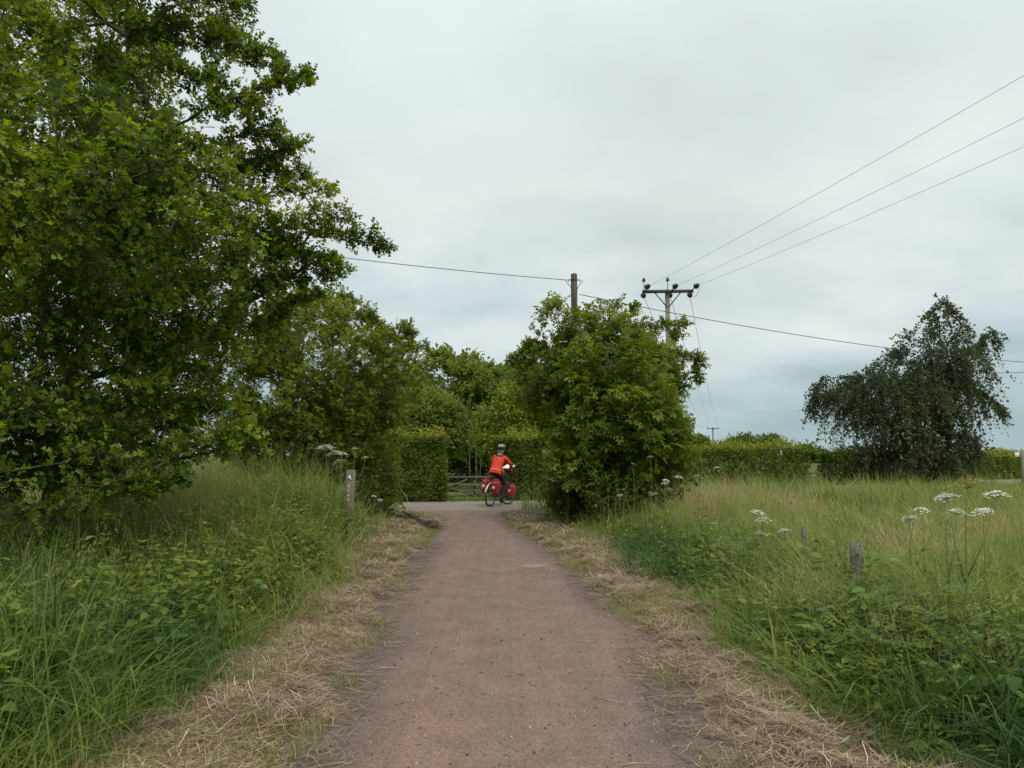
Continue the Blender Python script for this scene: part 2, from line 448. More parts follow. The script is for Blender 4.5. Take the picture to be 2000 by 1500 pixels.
# ------------------------------------------------------------------ lie of the land
EY = np.array([-3, 3.5, 4.9, 6.8, 9.3, 12.6, 15.3, 17.5, 18.6, 21.0])
PL = np.array([-1.02, -1.05, -1.09, -1.17, -1.33, -1.48, -1.60, -1.75, -2.1, -3.4])
PR = np.array([1.02, 1.00, 1.02, 1.04, 0.87, 0.55, 0.02, -0.2, -0.25, 0.6])
SL = np.array([-2.05, -2.12, -2.10, -2.05, -2.15, -2.45, -2.75, -2.95, -3.1, -4.4])
SR = np.array([2.25, 2.15, 1.80, 1.83, 1.74, 1.47, 1.05, 0.72, 0.65, 1.4])
LANE = np.array([[-60, 17.0], [-30, 19.6], [-12, 21.0], [-4, 21.6], [1.5, 22.6], [9, 28.0], [18, 35.0], [29, 42.5], [60, 53.0]], float)
LW = 2.3


def lane_dist(x, y):
    x = np.asarray(x, float); y = np.asarray(y, float); best = np.full(np.broadcast(x, y).shape, 1e9)
    for a, b in zip(LANE[:-1], LANE[1:]):
        d = b - a; t = np.clip(((x - a[0]) * d[0] + (y - a[1]) * d[1]) / (d @ d), 0, 1)
        best = np.minimum(best, np.hypot(x - a[0] - t * d[0], y - a[1] - t * d[1]))
    return best


def edge(A, y):
    return np.interp(y, EY, A)


def wob(y, s):
    return (fnoise(y, y * 0 + s, 1.1, 3 + s) - 0.5) * 0.45 + (vnoise(y, y * 0 + s, 4.0, 9 + s) - 0.5) * 0.2


def H(x, y):
    x = np.asarray(x, float); y = np.asarray(y, float)
    sl = edge(SL, y); sr = edge(SR, y)
    near = 1 - sstep(y, 17.0, 20.5)
    dl = sl - x; dr = x - sr
    bank = (0.14 + 0.46 * sstep(y, 6, 11.0)) * sstep(dl, -0.1, 1.5) * (1 - 0.55 * sstep(dl, 2.0, 5.0)) * near
    rb = 0.10 * sstep(dr, 0.0, 1.6) * near
    lump = (fnoise(x, y, 0.7, 5) - 0.5) * 0.14 * np.clip(np.maximum(sstep(dl, 0, 1), sstep(dr, 0, 1)), 0, 1) * near
    far = (fnoise(x, y, 0.02, 31) - 0.5) * 2.2 * sstep(np.hypot(x, y), 70, 260)
    dip = -0.05 * (1 - sstep(np.maximum(-dl, 0) * 0 + np.minimum(-dl, -dr) * -1, -0.35, 0.0)) * near * 0
    under = np.where((dl < 0) & (dr < 0) & (y < 20.5), -0.05, 0.0)
    ln = np.where(lane_dist(x, y) < LW + 0.3, -0.06, 0.0)
    return bank + rb + lump + far + dip + under + ln


xs = np.concatenate([-np.geomspace(3000, 14.6, 34), np.arange(-14, 16.01, 0.3), np.geomspace(16.8, 3000, 34)])
ys = np.concatenate([[-3000, -900, -300, -100, -40, -15, -6], np.arange(-2.5, 32, 0.3), np.geomspace(33, 3600, 44)])
gx, gy = np.meshgrid(xs, ys); gz = H(gx, gy)
nx, ny = len(xs), len(ys)
gi = np.arange(nx * ny).reshape(ny, nx)
q = np.stack([gi[:-1, :-1], gi[:-1, 1:], gi[1:, 1:], gi[1:, :-1]], -1).reshape(-1, 4)
gb = MB(); gb.add(np.stack([gx, gy, gz], -1).reshape(-1, 3), np.concatenate([q[:, [0, 1, 2]], q[:, [0, 2, 3]]]))
tag(gb.build('ground', M_GROUND, smooth=True), kind='structure')


def strip(name, rows, mat, kind='structure'):
    """rows: (n, m, 4) grid of x, y, z, tint"""
    n_, m_ = rows.shape[:2]
    i = np.arange(n_ * m_).reshape(n_, m_)
    q = np.stack([i[:-1, :-1], i[:-1, 1:], i[1:, 1:], i[1:, :-1]], -1).reshape(-1, 4)
    b = MB(); b.add(rows[..., :3].reshape(-1, 3), np.concatenate([q[:, [0, 1, 2]], q[:, [0, 2, 3]]]), rows[..., 3].reshape(-1))
    return tag(b.build(name, mat, smooth=True), kind=kind)


# path: gently cambered
yy = np.arange(-3, 21.6, 0.12)
cc = np.linspace(-0.12, 1.12, 30)
Y2, C2 = np.meshgrid(yy, cc, indexing='ij')
X2 = edge(PL, Y2) + (edge(PR, Y2) - edge(PL, Y2)) * C2
camb = 0.012 * (1 - (2 * C2 - 1) ** 2)
Z2 = camb + (fnoise(X2, Y2, 1.2, 77) - 0.5) * 0.014
ed = np.clip(sstep(np.abs(2 * C2 - 1) + (fnoise(X2, Y2, 0.9, 50) - 0.5) * 0.7, 0.62, 1.15), 0, 0.85)
strip('path', np.stack([X2, Y2, Z2, ed], -1), M_PATH)
# lane crossing at the end of the path
ts = []
for a, b in zip(LANE[:-1], LANE[1:]):
    k = max(2, int(np.hypot(*(b - a)) / 0.5))
    ts.append(a + (b - a) * np.linspace(0, 1, k, endpoint=False)[:, None])
cl = np.concatenate(ts + [LANE[-1:]])
for _ in range(6):
    cl[1:-1] = (cl[:-2] + 2 * cl[1:-1] + cl[2:]) / 4
tn = unit(np.gradient(cl, axis=0)); nr = np.stack([-tn[:, 1], tn[:, 0]], -1)
uu = np.linspace(-1, 1, 14)
LX = cl[:, None, 0] + nr[:, None, 0] * uu * LW; LY = cl[:, None, 1] + nr[:, None, 1] * uu * LW
wobl = (fnoise(LX, LY, 0.8, 91) - 0.5) * 0.5
LX = LX + nr[:, None, 0] * wobl * (np.abs(uu) > 0.9); LY = LY + nr[:, None, 1] * wobl * (np.abs(uu) > 0.9)
LZ = -0.006 + 0.05 * (1 - uu ** 2) + (fnoise(LX, LY, 1.6, 131) - 0.5) * 0.022
strip('lane', np.stack([LX, LY, LZ, np.clip(np.abs(uu) * 1.2 - 0.6, 0, 0.6) + 0 * LX], -1), M_LANE)

# straw-littered verges either side of the path
VER = {}
for side, A, B in (('left', SL, PL), ('right', SR, PR)):
    yy = np.arange(-3, 20.4, 0.07); cc = np.linspace(0, 1, 22)
    Y2, C2 = np.meshgrid(yy, cc, indexing='ij')
    s = 1 if side == 'left' else -1
    a = edge(A, Y2) - s * 0.5; b = edge(B, Y2) + s * (-0.03 + wob(Y2, 1 if s > 0 else 2) * 0.9)
    X2 = a + (b - a) * C2
    Z2 = 0.03 + (fnoise(X2, Y2, 3.0, 21) - 0.35) * 0.12 + (fnoise(X2, Y2, 11.0, 22) - 0.5) * 0.05
    Z2 = Z2 * (1 - sstep(C2, 0.8, 1.0)) - 0.03 * sstep(C2, 0.86, 1.0)
    Z2 = Z2 + H(X2, Y2) * (1 - sstep(C2, 0.15, 0.4))
    Z2 = Z2 - 0.2 * sstep(Y2, 18.6, 20.0)
    strip('straw_verge', np.stack([X2, Y2, Z2, fnoise(X2, Y2, 5, 8)], -1), M_VERGE)

# ------------------------------------------------------------------ straw, gravel, grass
def blades(mb, x, y, z, L, wd, ang, bend, tint, segs=3, twist=None):
    """grass blades as tapering bent ribbons; all arguments are arrays"""
    k = len(x)
    ts_ = {3: np.array([0, 0.4, 0.75, 1.0]), 2: np.array([0, 0.55, 1.0])}[segs]
    dh = np.stack([np.cos(ang), np.sin(ang), 0 * ang], -1)
    tw = ang + math.pi / 2 + (rng.normal(0, 0.5, k) if twist is None else twist)
    sd_ = np.stack([np.cos(tw), np.sin(tw), 0 * tw], -1)
    base = np.stack([x, y, z], -1)
    vs = []
    for t in ts_:
        hor = bend * (0.25 * t + 0.75 * t ** 2.2)
        ver = t * np.sqrt(np.maximum(1 - (0.55 * bend * t) ** 2, 0.1)) - 0.35 * np.maximum(bend - 0.55, 0) * t ** 3
        pnt = base + dh * (hor * L)[:, None] + np.array([0, 0, 1.0]) * (ver * L)[:, None]
        wt = wd * (0.75 + 0.5 * t if t < 0.45 else 1.05 * (1 - (t - 0.4) / 0.62))
        if t < 0.999:
            vs.append(pnt - sd_ * (wt / 2)[:, None]); vs.append(pnt + sd_ * (wt / 2)[:, None])
        else:
            vs.append(pnt)
    m_ = len(vs)
    v = np.stack(vs, 1)
    f = []
    for i in range(segs - 1):
        a = 2 * i
        f += [(a, a + 1, a + 3), (a, a + 3, a + 2)]
    a = 2 * (segs - 1); f.append((a, a + 1, a + 2))
    f = np.array(f)
    mb.add(v.reshape(-1, 3), (f[None] + (np.arange(k) * m_)[:, None, None]).reshape(-1, 3), np.repeat(np.clip(tint, 0, 1), m_))


def vz(x, y, s):
    """height of the straw mat"""
    A, B = (SL, PL) if s > 0 else (SR, PR)
    a = edge(A, y) - s * 0.5; b = edge(B, y) + s * (-0.03 + wob(y, 1 if s > 0 else 2) * 0.9)
    c = (x - a) / (b - a)
    z_ = 0.03 + (fnoise(x, y, 3.0, 21) - 0.35) * 0.12 + (fnoise(x, y, 11.0, 22) - 0.5) * 0.05
    z_ = z_ * (1 - sstep(c, 0.8, 1.0))
    return z_ + H(x, y) * (1 - sstep(c, 0.15, 0.4)), c


def lay(mb, x, y, z, L, wd, ang, tilt, tint, curl):
    """cut stalks lying down, bent once"""
    d = np.stack([np.cos(ang), np.sin(ang), tilt], -1); pr = np.stack([-np.sin(ang), np.cos(ang), 0 * ang], -1)
    c = np.stack([x, y, z], -1)
    p0 = c - d * (L / 2)[:, None]; p2 = c + d * (L / 2)[:, None]
    p0[:, 2] = np.maximum(p0[:, 2], c[:, 2] - 0.012); p2[:, 2] = np.maximum(p2[:, 2], c[:, 2] - 0.012)
    p1 = c + pr * (curl * L)[:, None] + np.array([0, 0, 0.006])
    v = np.stack([p0 - pr * (wd / 2)[:, None], p0 + pr * (wd / 2)[:, None], p1 - pr * (wd / 2)[:, None], p1 + pr * (wd / 2)[:, None], p2], 1)
    f = np.array([(0, 1, 3), (0, 3, 2), (2, 3, 4)])
    mb.add(v.reshape(-1, 3), (f[None] + (np.arange(len(x)) * 5)[:, None, None]).reshape(-1, 3), np.repeat(np.clip(tint, 0, 1), 5))


for s, nm in ((1, 'left'), (-1, 'right')):
    mb = MB(); K = 72000
    u = rng.random(K); y = 3.0 + 16.0 * u ** 1.9
    A, B = (SL, PL) if s > 0 else (SR, PR)
    a = edge(A, y) - s * 0.25; b = edge(B, y) + s * 0.17
    c = rng.random(K) ** 0.9
    x = a + (b - a) * c + rng.normal(0, 0.03, K)
    z_, cm = vz(x, y, s)
    keep = rng.random(K) < np.where(cm > 0.93, 0.10 + 0.25 * (vnoise(x, y, 2.5, 14) > 0.62), 0.5 + 0.5 * (fnoise(x, y, 2.2, 40) > 0.42))
    keep &= (fnoise(x, y, 3.5, 66) < 0.57) | (rng.random(K) < 0.25)
    x, y, z_, cm = x[keep], y[keep], z_[keep], cm[keep]; k = len(x)
    z_ = np.maximum(z_, 0.012) + rng.random(k) ** 2 * 0.06 * (cm < 0.9) + 0.004
    big = np.maximum(1, y / 6.0)
    swirl = fnoise(x, y, 1.6, 33) * 7
    lay(mb, x, y, z_, rng.uniform(0.07, 0.30, k) * np.minimum(big, 1.6) ** 0.5, rng.uniform(0.0018, 0.0042, k) * big, swirl + rng.normal(0, 0.9, k),
        np.where(cm < 0.9, rng.normal(0.08, 0.24, k), 0.0), np.clip(rng.normal(0.50, 0.27, k) - 0.2 * (cm > 1.0), 0, 1), rng.normal(0, 0.14, k))
    if s < 0:
        g2 = onz(1045, 1108, 0.02); kp = 170
        lay(mb, g2[0] + rng.normal(0, 0.10, kp), g2[1] + rng.normal(0, 0.13, kp), np.full(kp, 0.022) + rng.random(kp) * 0.012, rng.uniform(0.08, 0.22, kp), rng.uniform(0.003, 0.006, kp), rng.normal(0, 0.6, kp), np.zeros(kp), np.clip(rng.normal(0.7, 0.2, kp), 0, 1), rng.normal(0, 0.1, kp))
    # stubble still standing at the grass edge
    ks = 2600
    y = 3.0 + 15.0 * rng.random(ks) ** 1.7; x = edge(A, y) + s * rng.normal(0.05, 0.14, ks) + wob(y, 5)
    z_, cm = vz(x, y, s)
    blades(mb, x, y, z_ - 0.01, rng.uniform(0.03, 0.17, ks) * (0.5 + vnoise(x, y, 2.0, 70)), rng.uniform(0.002, 0.004, ks) * np.maximum(1, y / 7), rng.random(ks) * 6.28, rng.random(ks) * 1.1, rng.random(ks), 2)
    tag(mb.build('cut_straw', M_STRAW), 'pale dry cut straw strewn along the %s-hand edge of the path' % nm, 'straw', kind='stuff')
    # green regrowth in the litter
    mb = MB(); kg = 16000
    y = 3.0 + 16.0 * rng.random(kg) ** 1.5; c = rng.random(kg)
    x = edge(A, y) + (edge(B, y) + s * 0.05 - edge(A, y)) * c
    pat = fnoise(x, y, 2.2, 120 + s); keep = (pat > 0.51) & (rng.random(kg) < 0.95)
    x, y, c = x[keep], y[keep], c[keep]; z_, cm = vz(x, y, s); k = len(x)
    blades(mb, x, y, z_ - 0.005, rng.uniform(0.03, 0.12, k) * (0.6 + 1.2 * vnoise(x, y, 1.3, 5)), rng.uniform(0.003, 0.006, k) * np.maximum(1, y / 7), rng.random(k) * 6.28, rng.random(k), np.clip(rng.normal(0.56, 0.16, k), 0, 1), 2)
    tag(mb.build('short_grass', M_GRASS), 'short green grass regrowing in the %s-hand straw verge' % nm, 'grass', kind='stuff')

# grit lying on the path
octv = np.array([[1, 0, 0], [-1, 0, 0], [0, 1, 0], [0, -1, 0], [0, 0, 1], [0, 0, -1]], float)
octf = np.array([(0, 2, 4), (2, 1, 4), (1, 3, 4), (3, 0, 4), (2, 0, 5), (1, 2, 5), (3, 1, 5), (0, 3, 5)])
mb = MB(); k = 5500
y = 3.0 + 10 * rng.random(k) ** 1.8; c = rng.beta(0.8, 0.8, k) * 1.06 - 0.03
x = edge(PL, y) + (edge(PR, y) - edge(PL, y)) * c
zc = 0.012 * (1 - (2 * c - 1) ** 2) + (fnoise(x, y, 1.2, 77) - 0.5) * 0.014
sz = rng.gamma(2.0, 0.0015, k) + 0.0018
X, Y, Z = frames(rvec(k), rvec(k))
inst(mb, octv, octf, np.stack([x, y, zc + sz * 0.25], -1), X, Y, Z, np.stack([sz, sz * rng.uniform(0.6, 1.2, k), sz * rng.uniform(0.5, 0.9, k)], -1), rng.random(k))
M_GRIT = leafmat('grit_stone', [(0.0, (0.06, 0.05, 0.048)), (0.45, (0.14, 0.105, 0.09)), (0.8, (0.24, 0.18, 0.145)), (1.0, (0.42, 0.38, 0.34))], 0.0, 0.85, 0.3, 0.1, 3)
tag(mb.build('grit', M_GRIT), 'small dark and pale stones loose on the red path', 'gravel', kind='stuff')


def infrust(x, y, mar=0.10):
    return np.abs(x) < (0.72 + mar) * y + 0.6


def grass_field(name, label, side, K, dmin, dmax, pw, hfun, tfun, dens, wmin=0.0045, bendm=0.45):
    """blades scattered with a density that falls with distance"""
    mb = MB()
    per_ = 11; kt = K // per_
    u = rng.random(kt); d = dmin * (dmax / dmin) ** (u ** pw)
    th = rng.uniform(-0.80, 0.80, kt)
    tx = d * np.tan(th) * 0.82; tr_ = rng.gamma(2.0, 0.035, kt) + 0.02
    tang, tint_t, tl_ = rng.random(kt) * 6.28, rng.normal(0, 0.09, kt), np.minimum(rng.lognormal(0, 0.34, kt), 1.75)
    x = np.repeat(tx, per_); y = np.repeat(d, per_); rr = np.repeat(tr_, per_) * np.abs(rng.normal(0, 1, kt * per_)) * np.maximum(1, y / 9); ra_ = rng.random(kt * per_) * 6.28
    x = x + np.cos(ra_) * rr; y = y + np.sin(ra_) * rr; K = kt * per_
    tang, tint_t, tl_ = np.repeat(tang, per_), np.repeat(tint_t, per_), np.repeat(tl_, per_)
    keep = infrust(x, y) & (lane_dist(x, y) > LW - 0.15 + 0.3 * rng.random(K))
    sl = edge(SL, np.minimum(y, 20)) + 0.12 + wob(y, 5) * 1.1; sr = edge(SR, np.minimum(y, 20)) - 0.14 + wob(y, 6) * 1.1
    past = y > 19.2
    keep &= ((x < sl) if side < 0 else (x > sr)) | past
    keep &= ~((y > 18) & (y < 21.3) & (x > edge(PL, y) - 0.2) & (x < edge(PR, y) + 0.2)) & (y > 2.6)
    keep &= rng.random(K) < dens(x, y)
    x, y, ra_, tang, tint_t, tl_ = x[keep], y[keep], ra_[keep], tang[keep], tint_t[keep], tl_[keep]; k = len(x)
    e = np.where(y < 19.2, (edge(SL, y) - x) if side < 0 else (x - edge(SR, y)), 2.0)
    L = hfun(x, y, e) * rng.uniform(0.45, 1.15, k) * tl_
    beyond = (x < 6) & (y > 22) & (x * 0.19 + 22.6 < y)
    L = np.minimum(L, 1.05 + 0.15 * (y > 9)); L = np.where(beyond, np.minimum(L, 0.16), L)
    wd = np.maximum(wmin * rng.uniform(0.7, 1.9, k), y * 0.00080 * rng.uniform(0.7, 1.4, k))
    wd = wd * np.where((y < 6) & (rng.random(k) < 0.45), rng.uniform(1.2, 2.0, k), 1.0)
    wind = fnoise(x, y, 0.6, 71) * 6.0
    pk = rng.random(k); ang = np.where(pk < 0.25, wind, np.where(pk < 0.7, ra_ + rng.normal(0, 0.5, k), tang + rng.normal(0, 0.5, k)))
    bend = np.clip(rng.gamma(2.2, bendm / 2.2, k) * np.clip(tl_, 0.7, 1.5), 0.02, 1.25)
    tint = np.clip(tfun(x, y, e) + tint_t + rng.normal(0, 0.06, k), 0, 1)
    z_ = H(x, y) - 0.02
    nr_ = y < 9
    blades(mb, x[nr_], y[nr_], z_[nr_], L[nr_], wd[nr_], ang[nr_], bend[nr_], tint[nr_], 3)
    fr_ = ~nr_
    if fr_.any():
        blades(mb, x[fr_], y[fr_], z_[fr_], L[fr_], wd[fr_], ang[fr_], bend[fr_], tint[fr_], 2)
    return tag(mb.build(name, M_GRASS), label, 'grass', kind='stuff')


def herb(x, y):
    """where broad-leaved herbs crowd out the grass: patches close to the verges"""
    el_ = edge(SL, np.minimum(y, 19)) - x; er_ = x - edge(SR, np.minimum(y, 19))
    e_ = np.maximum(el_, er_)
    band = sstep(e_, -0.1, 0.25) * (1 - sstep(e_, 1.3, 2.6)) * (1 - sstep(y, 9, 15))
    return band * sstep(fnoise(x, y, 0.85, 210), 0.44, 0.60)


def h_left(x, y, e):
    rise = sstep(e, -0.1, 1.0)
    return (0.30 + rise * (0.34 + 0.35 * sstep(y, 7, 11))) * (0.40 + 1.25 * fnoise(x, y, 1.0, 4)) * (1 - 0.35 * sstep(y, 20, 26)) * (1 - 0.35 * sstep(e, 3.5, 6))


def t_left(x, y, e):
    return 0.36 - 0.10 * (1 - sstep(y, 5, 9)) + 0.8 * (fnoise(x, y, 0.8, 15) - 0.5) + 0.3 * (vnoise(x, y, 2.4, 167) - 0.5) + 0.12 * sstep(y, 6, 10) + 0.07 * sstep(e, 3, 6) + 0.14 * (1 - sstep(e, 0.0, 0.35))


def h_right(x, y, e):
    rise = sstep(e, -0.25, 0.9)
    lush = np.exp(-((x - 1.9) / 1.1) ** 2 - ((y - 10.5) / 2.6) ** 2)
    tallb = np.exp(-((x - (0.25 * y)) / 2.2) ** 2) * sstep(y, 13, 16) * (1 - sstep(y, 21, 25))
    return (0.26 + rise * 0.32 + 0.10 * lush + 0.32 * tallb) * (0.30 + 1.4 * fnoise(x, y, 1.0, 44)) * (1 - 0.25 * sstep(y, 24, 32))


def t_right(x, y, e):
    lush = np.exp(-((x - 1.9) / 1.2) ** 2 - ((y - 10.3) / 2.4) ** 2)
    tallb = np.exp(-((x - (0.25 * y)) / 2.6) ** 2) * sstep(y, 12, 16) * (1 - sstep(y, 22, 26))
    return 0.31 - 0.05 * (1 - sstep(e, 0.6, 2.6)) + 1.2 * (fnoise(x, y, 0.6, 65) - 0.5) + 0.35 * (vnoise(x, y, 2.4, 166) - 0.5) - 0.22 * lush + 0.22 * tallb + 0.16 * sstep(e, 1.0, 4.0) * sstep(y, 4, 8) + 0.10 * (1 - sstep(e, 0.0, 0.35))


clump = lambda x, y: (0.30 + 0.70 * sstep(fnoise(x, y, 2.6, 81), 0.34, 0.55)) * (1 - 0.55 * herb(x, y))
grass_field('bank_grass', 'lush long green grass covering the bank left of the path', -1, 250000, 2.9, 30, 1.05, h_left, t_left, clump, 0.0075, 0.95)
grass_field('meadow_grass', 'long mixed green and tan meadow grass right of the path', 1, 270000, 2.9, 46, 1.05, h_right, t_right, clump, 0.0068, 0.95)


# flowering grass stalks standing above the sward
spk = np.array([[0, 0, 0], [0.5, 0.5, 0.0], [-0.5, 0.5, 0.0], [0, 1, 0]], float); spkf = np.array([(0, 1, 3), (0, 3, 2)])


def seedgrass(name, label, pts, hmul, tmean):
    mb = MB(); x, y = pts; k = len(x)
    z_ = H(x, y) - 0.02; L = hmul * rng.uniform(0.75, 1.2, k)
    ang = rng.random(k) * 6.28; bend = rng.uniform(0.05, 0.4, k)
    wd = np.maximum(0.0022, y * 0.00042)
    tint = np.clip(rng.normal(tmean, 0.08, k), 0, 1)
    blades(mb, x, y, z_, L, wd, ang, bend, tint, 2, twist=rng.random(k))
    # panicle: spikelets up the last fifth of the stalk
    dh = np.stack([np.cos(ang), np.sin(ang), 0 * ang], -1)
    for j in range(9):
        t = 0.80 + 0.025 * j
        hor = bend * (0.25 * t + 0.75 * t ** 2.2); ver = t * np.sqrt(np.maximum(1 - (0.55 * bend * t) ** 2, 0.1))
        p_ = np.stack([x, y, z_], -1) + dh * (hor * L)[:, None] + np.array([0, 0, 1.0]) * (ver * L)[:, None]
        ax = unit(np.array([0, 0, 0.9]) + dh * bend[:, None] + rng.normal(0, 0.45, (k, 3)))
        X, Y, Z = frames(ax, rvec(k))
        s_ = np.maximum(rng.uniform(0.012, 0.032, k), y * 0.0018) * (1.15 - 0.08 * j)
        inst(mb, spk, spkf, p_, X, Y, Z, np.stack([s_ * 0.2, s_, s_], -1), np.clip(tint + rng.normal(0.03, 0.05, k), 0, 1))
    return tag(mb.build(name, M_GRASS), label, 'grass', kind='stuff')


k = 4200
yb = 3.4 * (26 / 3.4) ** (rng.random(k) ** 0.8); xb = yb * rng.uniform(0.02, 0.80, k)
ok = (xb > edge(SR, np.minimum(yb, 20)) + 0.35) & (lane_dist(xb, yb) > LW + 0.2) & (rng.random(k) < np.where(np.abs(xb - 0.25 * yb) < 2.5, 1.0, 0.6))
xr, yr = xb[ok], yb[ok]
tl = np.exp(-((xr - 0.25 * yr) / 2.3) ** 2) * sstep(yr, 12, 15)
seedgrass('flowering_grass', 'tan flowering grass stalks standing in the meadow right of the path', (xr, yr), 0.62 + 0.36 * tl, 0.84)
k = 1500
yb = 3.6 * (18 / 3.6) ** (rng.random(k) ** 0.8); xb = -yb * rng.uniform(0.15, 0.80, k)
ok = xb < edge(SL, yb) - 0.4
seedgrass('flowering_grass', 'pale flowering grass stalks standing on the left bank', (xb[ok], yb[ok]), 0.85 + 0.25 * sstep(yb[ok], 8, 11), 0.68)

# ------------------------------------------------------------------ broad-leaved undergrowth
nv = np.array([[0, 0, 0], [-0.30, 0.22, 0.06], [0.30, 0.22, 0.06], [0, 0.30, -0.02], [-0.24, 0.55, 0.05], [0.24, 0.55, 0.05], [0, 0.62, -0.03], [0, 1, -0.12]], float)
nf = np.array([(0, 3, 1), (0, 2, 3), (1, 3, 4), (3, 6, 4), (2, 5, 3), (3, 5, 6), (4, 6, 7), (5, 7, 6)])


def nettles(name, label, spots, hmean, tmean, lsz):
    mb = MB()
    for (cx_, cy_, r_, cnt) in spots:
        for _ in range(cnt):
            x0, y0 = cx_ + rng.normal(0, r_), cy_ + rng.normal(0, r_ * 1.2)
            if edge(SL, y0) - 0.05 < x0 < edge(SR, y0) + 0.05: continue
            z0 = float(H(x0, y0)) - 0.02; h_ = hmean * rng.uniform(0.6, 1.15)
            le = rng.normal(0, 0.12, 2)
            top = np.array([x0 + le[0] * h_, y0 + le[1] * h_, z0 + h_]); b0 = np.array([x0, y0, z0])
            mb.tube([b0, (b0 + top) / 2, top], [0.004, 0.003, 0.0015], 3, False, 0.35)
            nn = int(h_ / 0.06); t = np.repeat(np.linspace(0.25, 1.0, nn), 2)
            az_ = (np.repeat(np.arange(nn) * math.pi / 2, 2) + np.tile([0, math.pi], nn) + rng.normal(0, 0.3, nn * 2))
            loc = b0 + (top - b0) * t[:, None]
            dirn = np.stack([np.cos(az_), np.sin(az_), rng.normal(-0.15, 0.25, nn * 2) + (t > 0.9) * 0.5], -1)
            X, Y, Z = frames(dirn, np.array([0, 0, 1.0]) + rng.normal(0, 0.25, (nn * 2, 3)))
            s_ = lsz * (1.15 - 0.55 * np.abs(t - 0.6) / 0.6) * rng.uniform(0.75, 1.2, nn * 2)
            inst(mb, nv, nf, loc, X, Y, Z, s_, np.clip(rng.normal(tmean, 0.14, nn * 2) + 0.10 * (t > 0.9), 0, 0.8))
    return tag(mb.build(name, M_NETTLE), label, 'nettles', kind='stuff')


nettles('nettle_patch', 'leafy green nettles and herbs crowding the left bank beside the straw', [(-2.75, 5.6, 0.45, 90), (-2.7, 7.2, 0.4, 70), (-2.75, 9.0, 0.4, 60), (-3.0, 11.2, 0.45, 60), (-3.6, 5.0, 0.5, 60), (-3.1, 13.2, 0.35, 50), (-3.6, 8, 0.6, 60), (-2.9, 3.9, 0.35, 30)], 0.62, 0.56, 0.085)
nettles('herb_patch', 'dark leafy herbs among the grass right of the path', [(2.25, 5.5, 0.35, 80), (2.35, 6.9, 0.35, 60), (2.9, 5.0, 0.4, 50), (2.3, 8.2, 0.3, 40), (3.6, 5.6, 0.6, 50), (2.9, 3.9, 0.3, 30), (3.4, 7.5, 0.7, 50), (4.2, 6.2, 0.8, 70), (3.2, 9.5, 0.8, 50), (5.2, 8.5, 1.0, 50), (2.5, 4.4, 0.35, 50), (3.3, 4.6, 0.35, 40)], 0.40, 0.54, 0.06)

# leafy ground layer: rosettes of broad and feathery leaves where the grass is thin
oval_v0 = np.array([[0, 0, 0], [-0.34, 0.5, 0.12], [0.34, 0.5, 0.12], [0, 1, -0.05]], float); oval_f0 = np.array([(0, 3, 1), (0, 2, 3)])
fv, ff = [], []
for j in range(4):
    for sg in (-1, 1):
        y0 = 0.15 + 0.21 * j; ln = 0.40 * (1 - 0.75 * j / 4); b0 = len(fv)
        for p_ in oval_v0:
            xx, yy_ = p_[0] * 0.5 * ln, p_[1] * ln; an = sg * R(62); c_, s2 = math.cos(an), math.sin(an)
            fv.append([xx * c_ + yy_ * s2, y0 - xx * s2 + yy_ * c_, 0.3 * p_[2] * ln - 0.18 * (y0 + yy_ * c_) ** 2])
        ff += [(b0, b0 + 3, b0 + 1), (b0, b0 + 2, b0 + 3)]
fv, ff = np.array(fv), np.array(ff)
for s, nm in ((-1, 'left'), (1, 'right')):
    mb = MB(); kk = 2000
    y = 3.1 * (15 / 3.1) ** (rng.random(kk) ** 0.9); e0 = rng.gamma(1.6, 0.6, kk)
    x = np.where(s < 0, edge(SL, y) - e0 + 0.02, edge(SR, y) + e0 - 0.1)
    ok = (rng.random(kk) < 0.12 + 0.88 * herb(x, y)) & infrust(x, y)
    x, y, e0 = x[ok], y[ok], e0[ok]; k0 = len(x); per_ = 9
    hh = (0.12 + 0.34 * sstep(e0, 0.0, 0.9)) * rng.uniform(0.6, 1.3, k0); kind_ = rng.random(k0); tn_ = rng.normal(0.50, 0.17, k0) 
    X0 = np.repeat(np.stack([x, y, H(x, y)], -1), per_, 0); n_ = len(X0); az_ = rng.random(n_) * 6.28
    out_ = np.stack([np.cos(az_), np.sin(az_), 0 * az_], -1); rz_ = np.repeat(hh, per_) * rng.uniform(0.3, 1.05, n_)
    P_ = X0 + out_ * (rng.uniform(0.02, 0.14, n_))[:, None] + np.stack([0 * rz_, 0 * rz_, rz_], -1)
    Xf, Yf, Zf = frames(out_ + np.stack([0 * az_, 0 * az_, rng.normal(0.05, 0.35, n_)], -1), np.array([0, 0, 1.0]) + rng.normal(0, 0.35, (n_, 3)))
    tt_ = np.clip(np.repeat(tn_, per_) + rng.normal(0, 0.1, n_), 0, 0.78); kd = np.repeat(kind_, per_)
    sz_ = np.repeat(rng.uniform(0.05, 0.12, k0), per_) * rng.uniform(0.7, 1.2, n_)
    a_ = kd < 0.62
    inst(mb, nv, nf, P_[a_], Xf[a_], Yf[a_], Zf[a_], sz_[a_], tt_[a_])
    a_ = ~a_; inst(mb, fv, ff, P_[a_], Xf[a_], Yf[a_], Zf[a_], sz_[a_] * 2.2, tt_[a_])
    tag(mb.build('leafy_herbs', M_NETTLE), 'low leafy herbs growing between the grass on the %s-hand verge' % nm, 'herbs', kind='stuff')


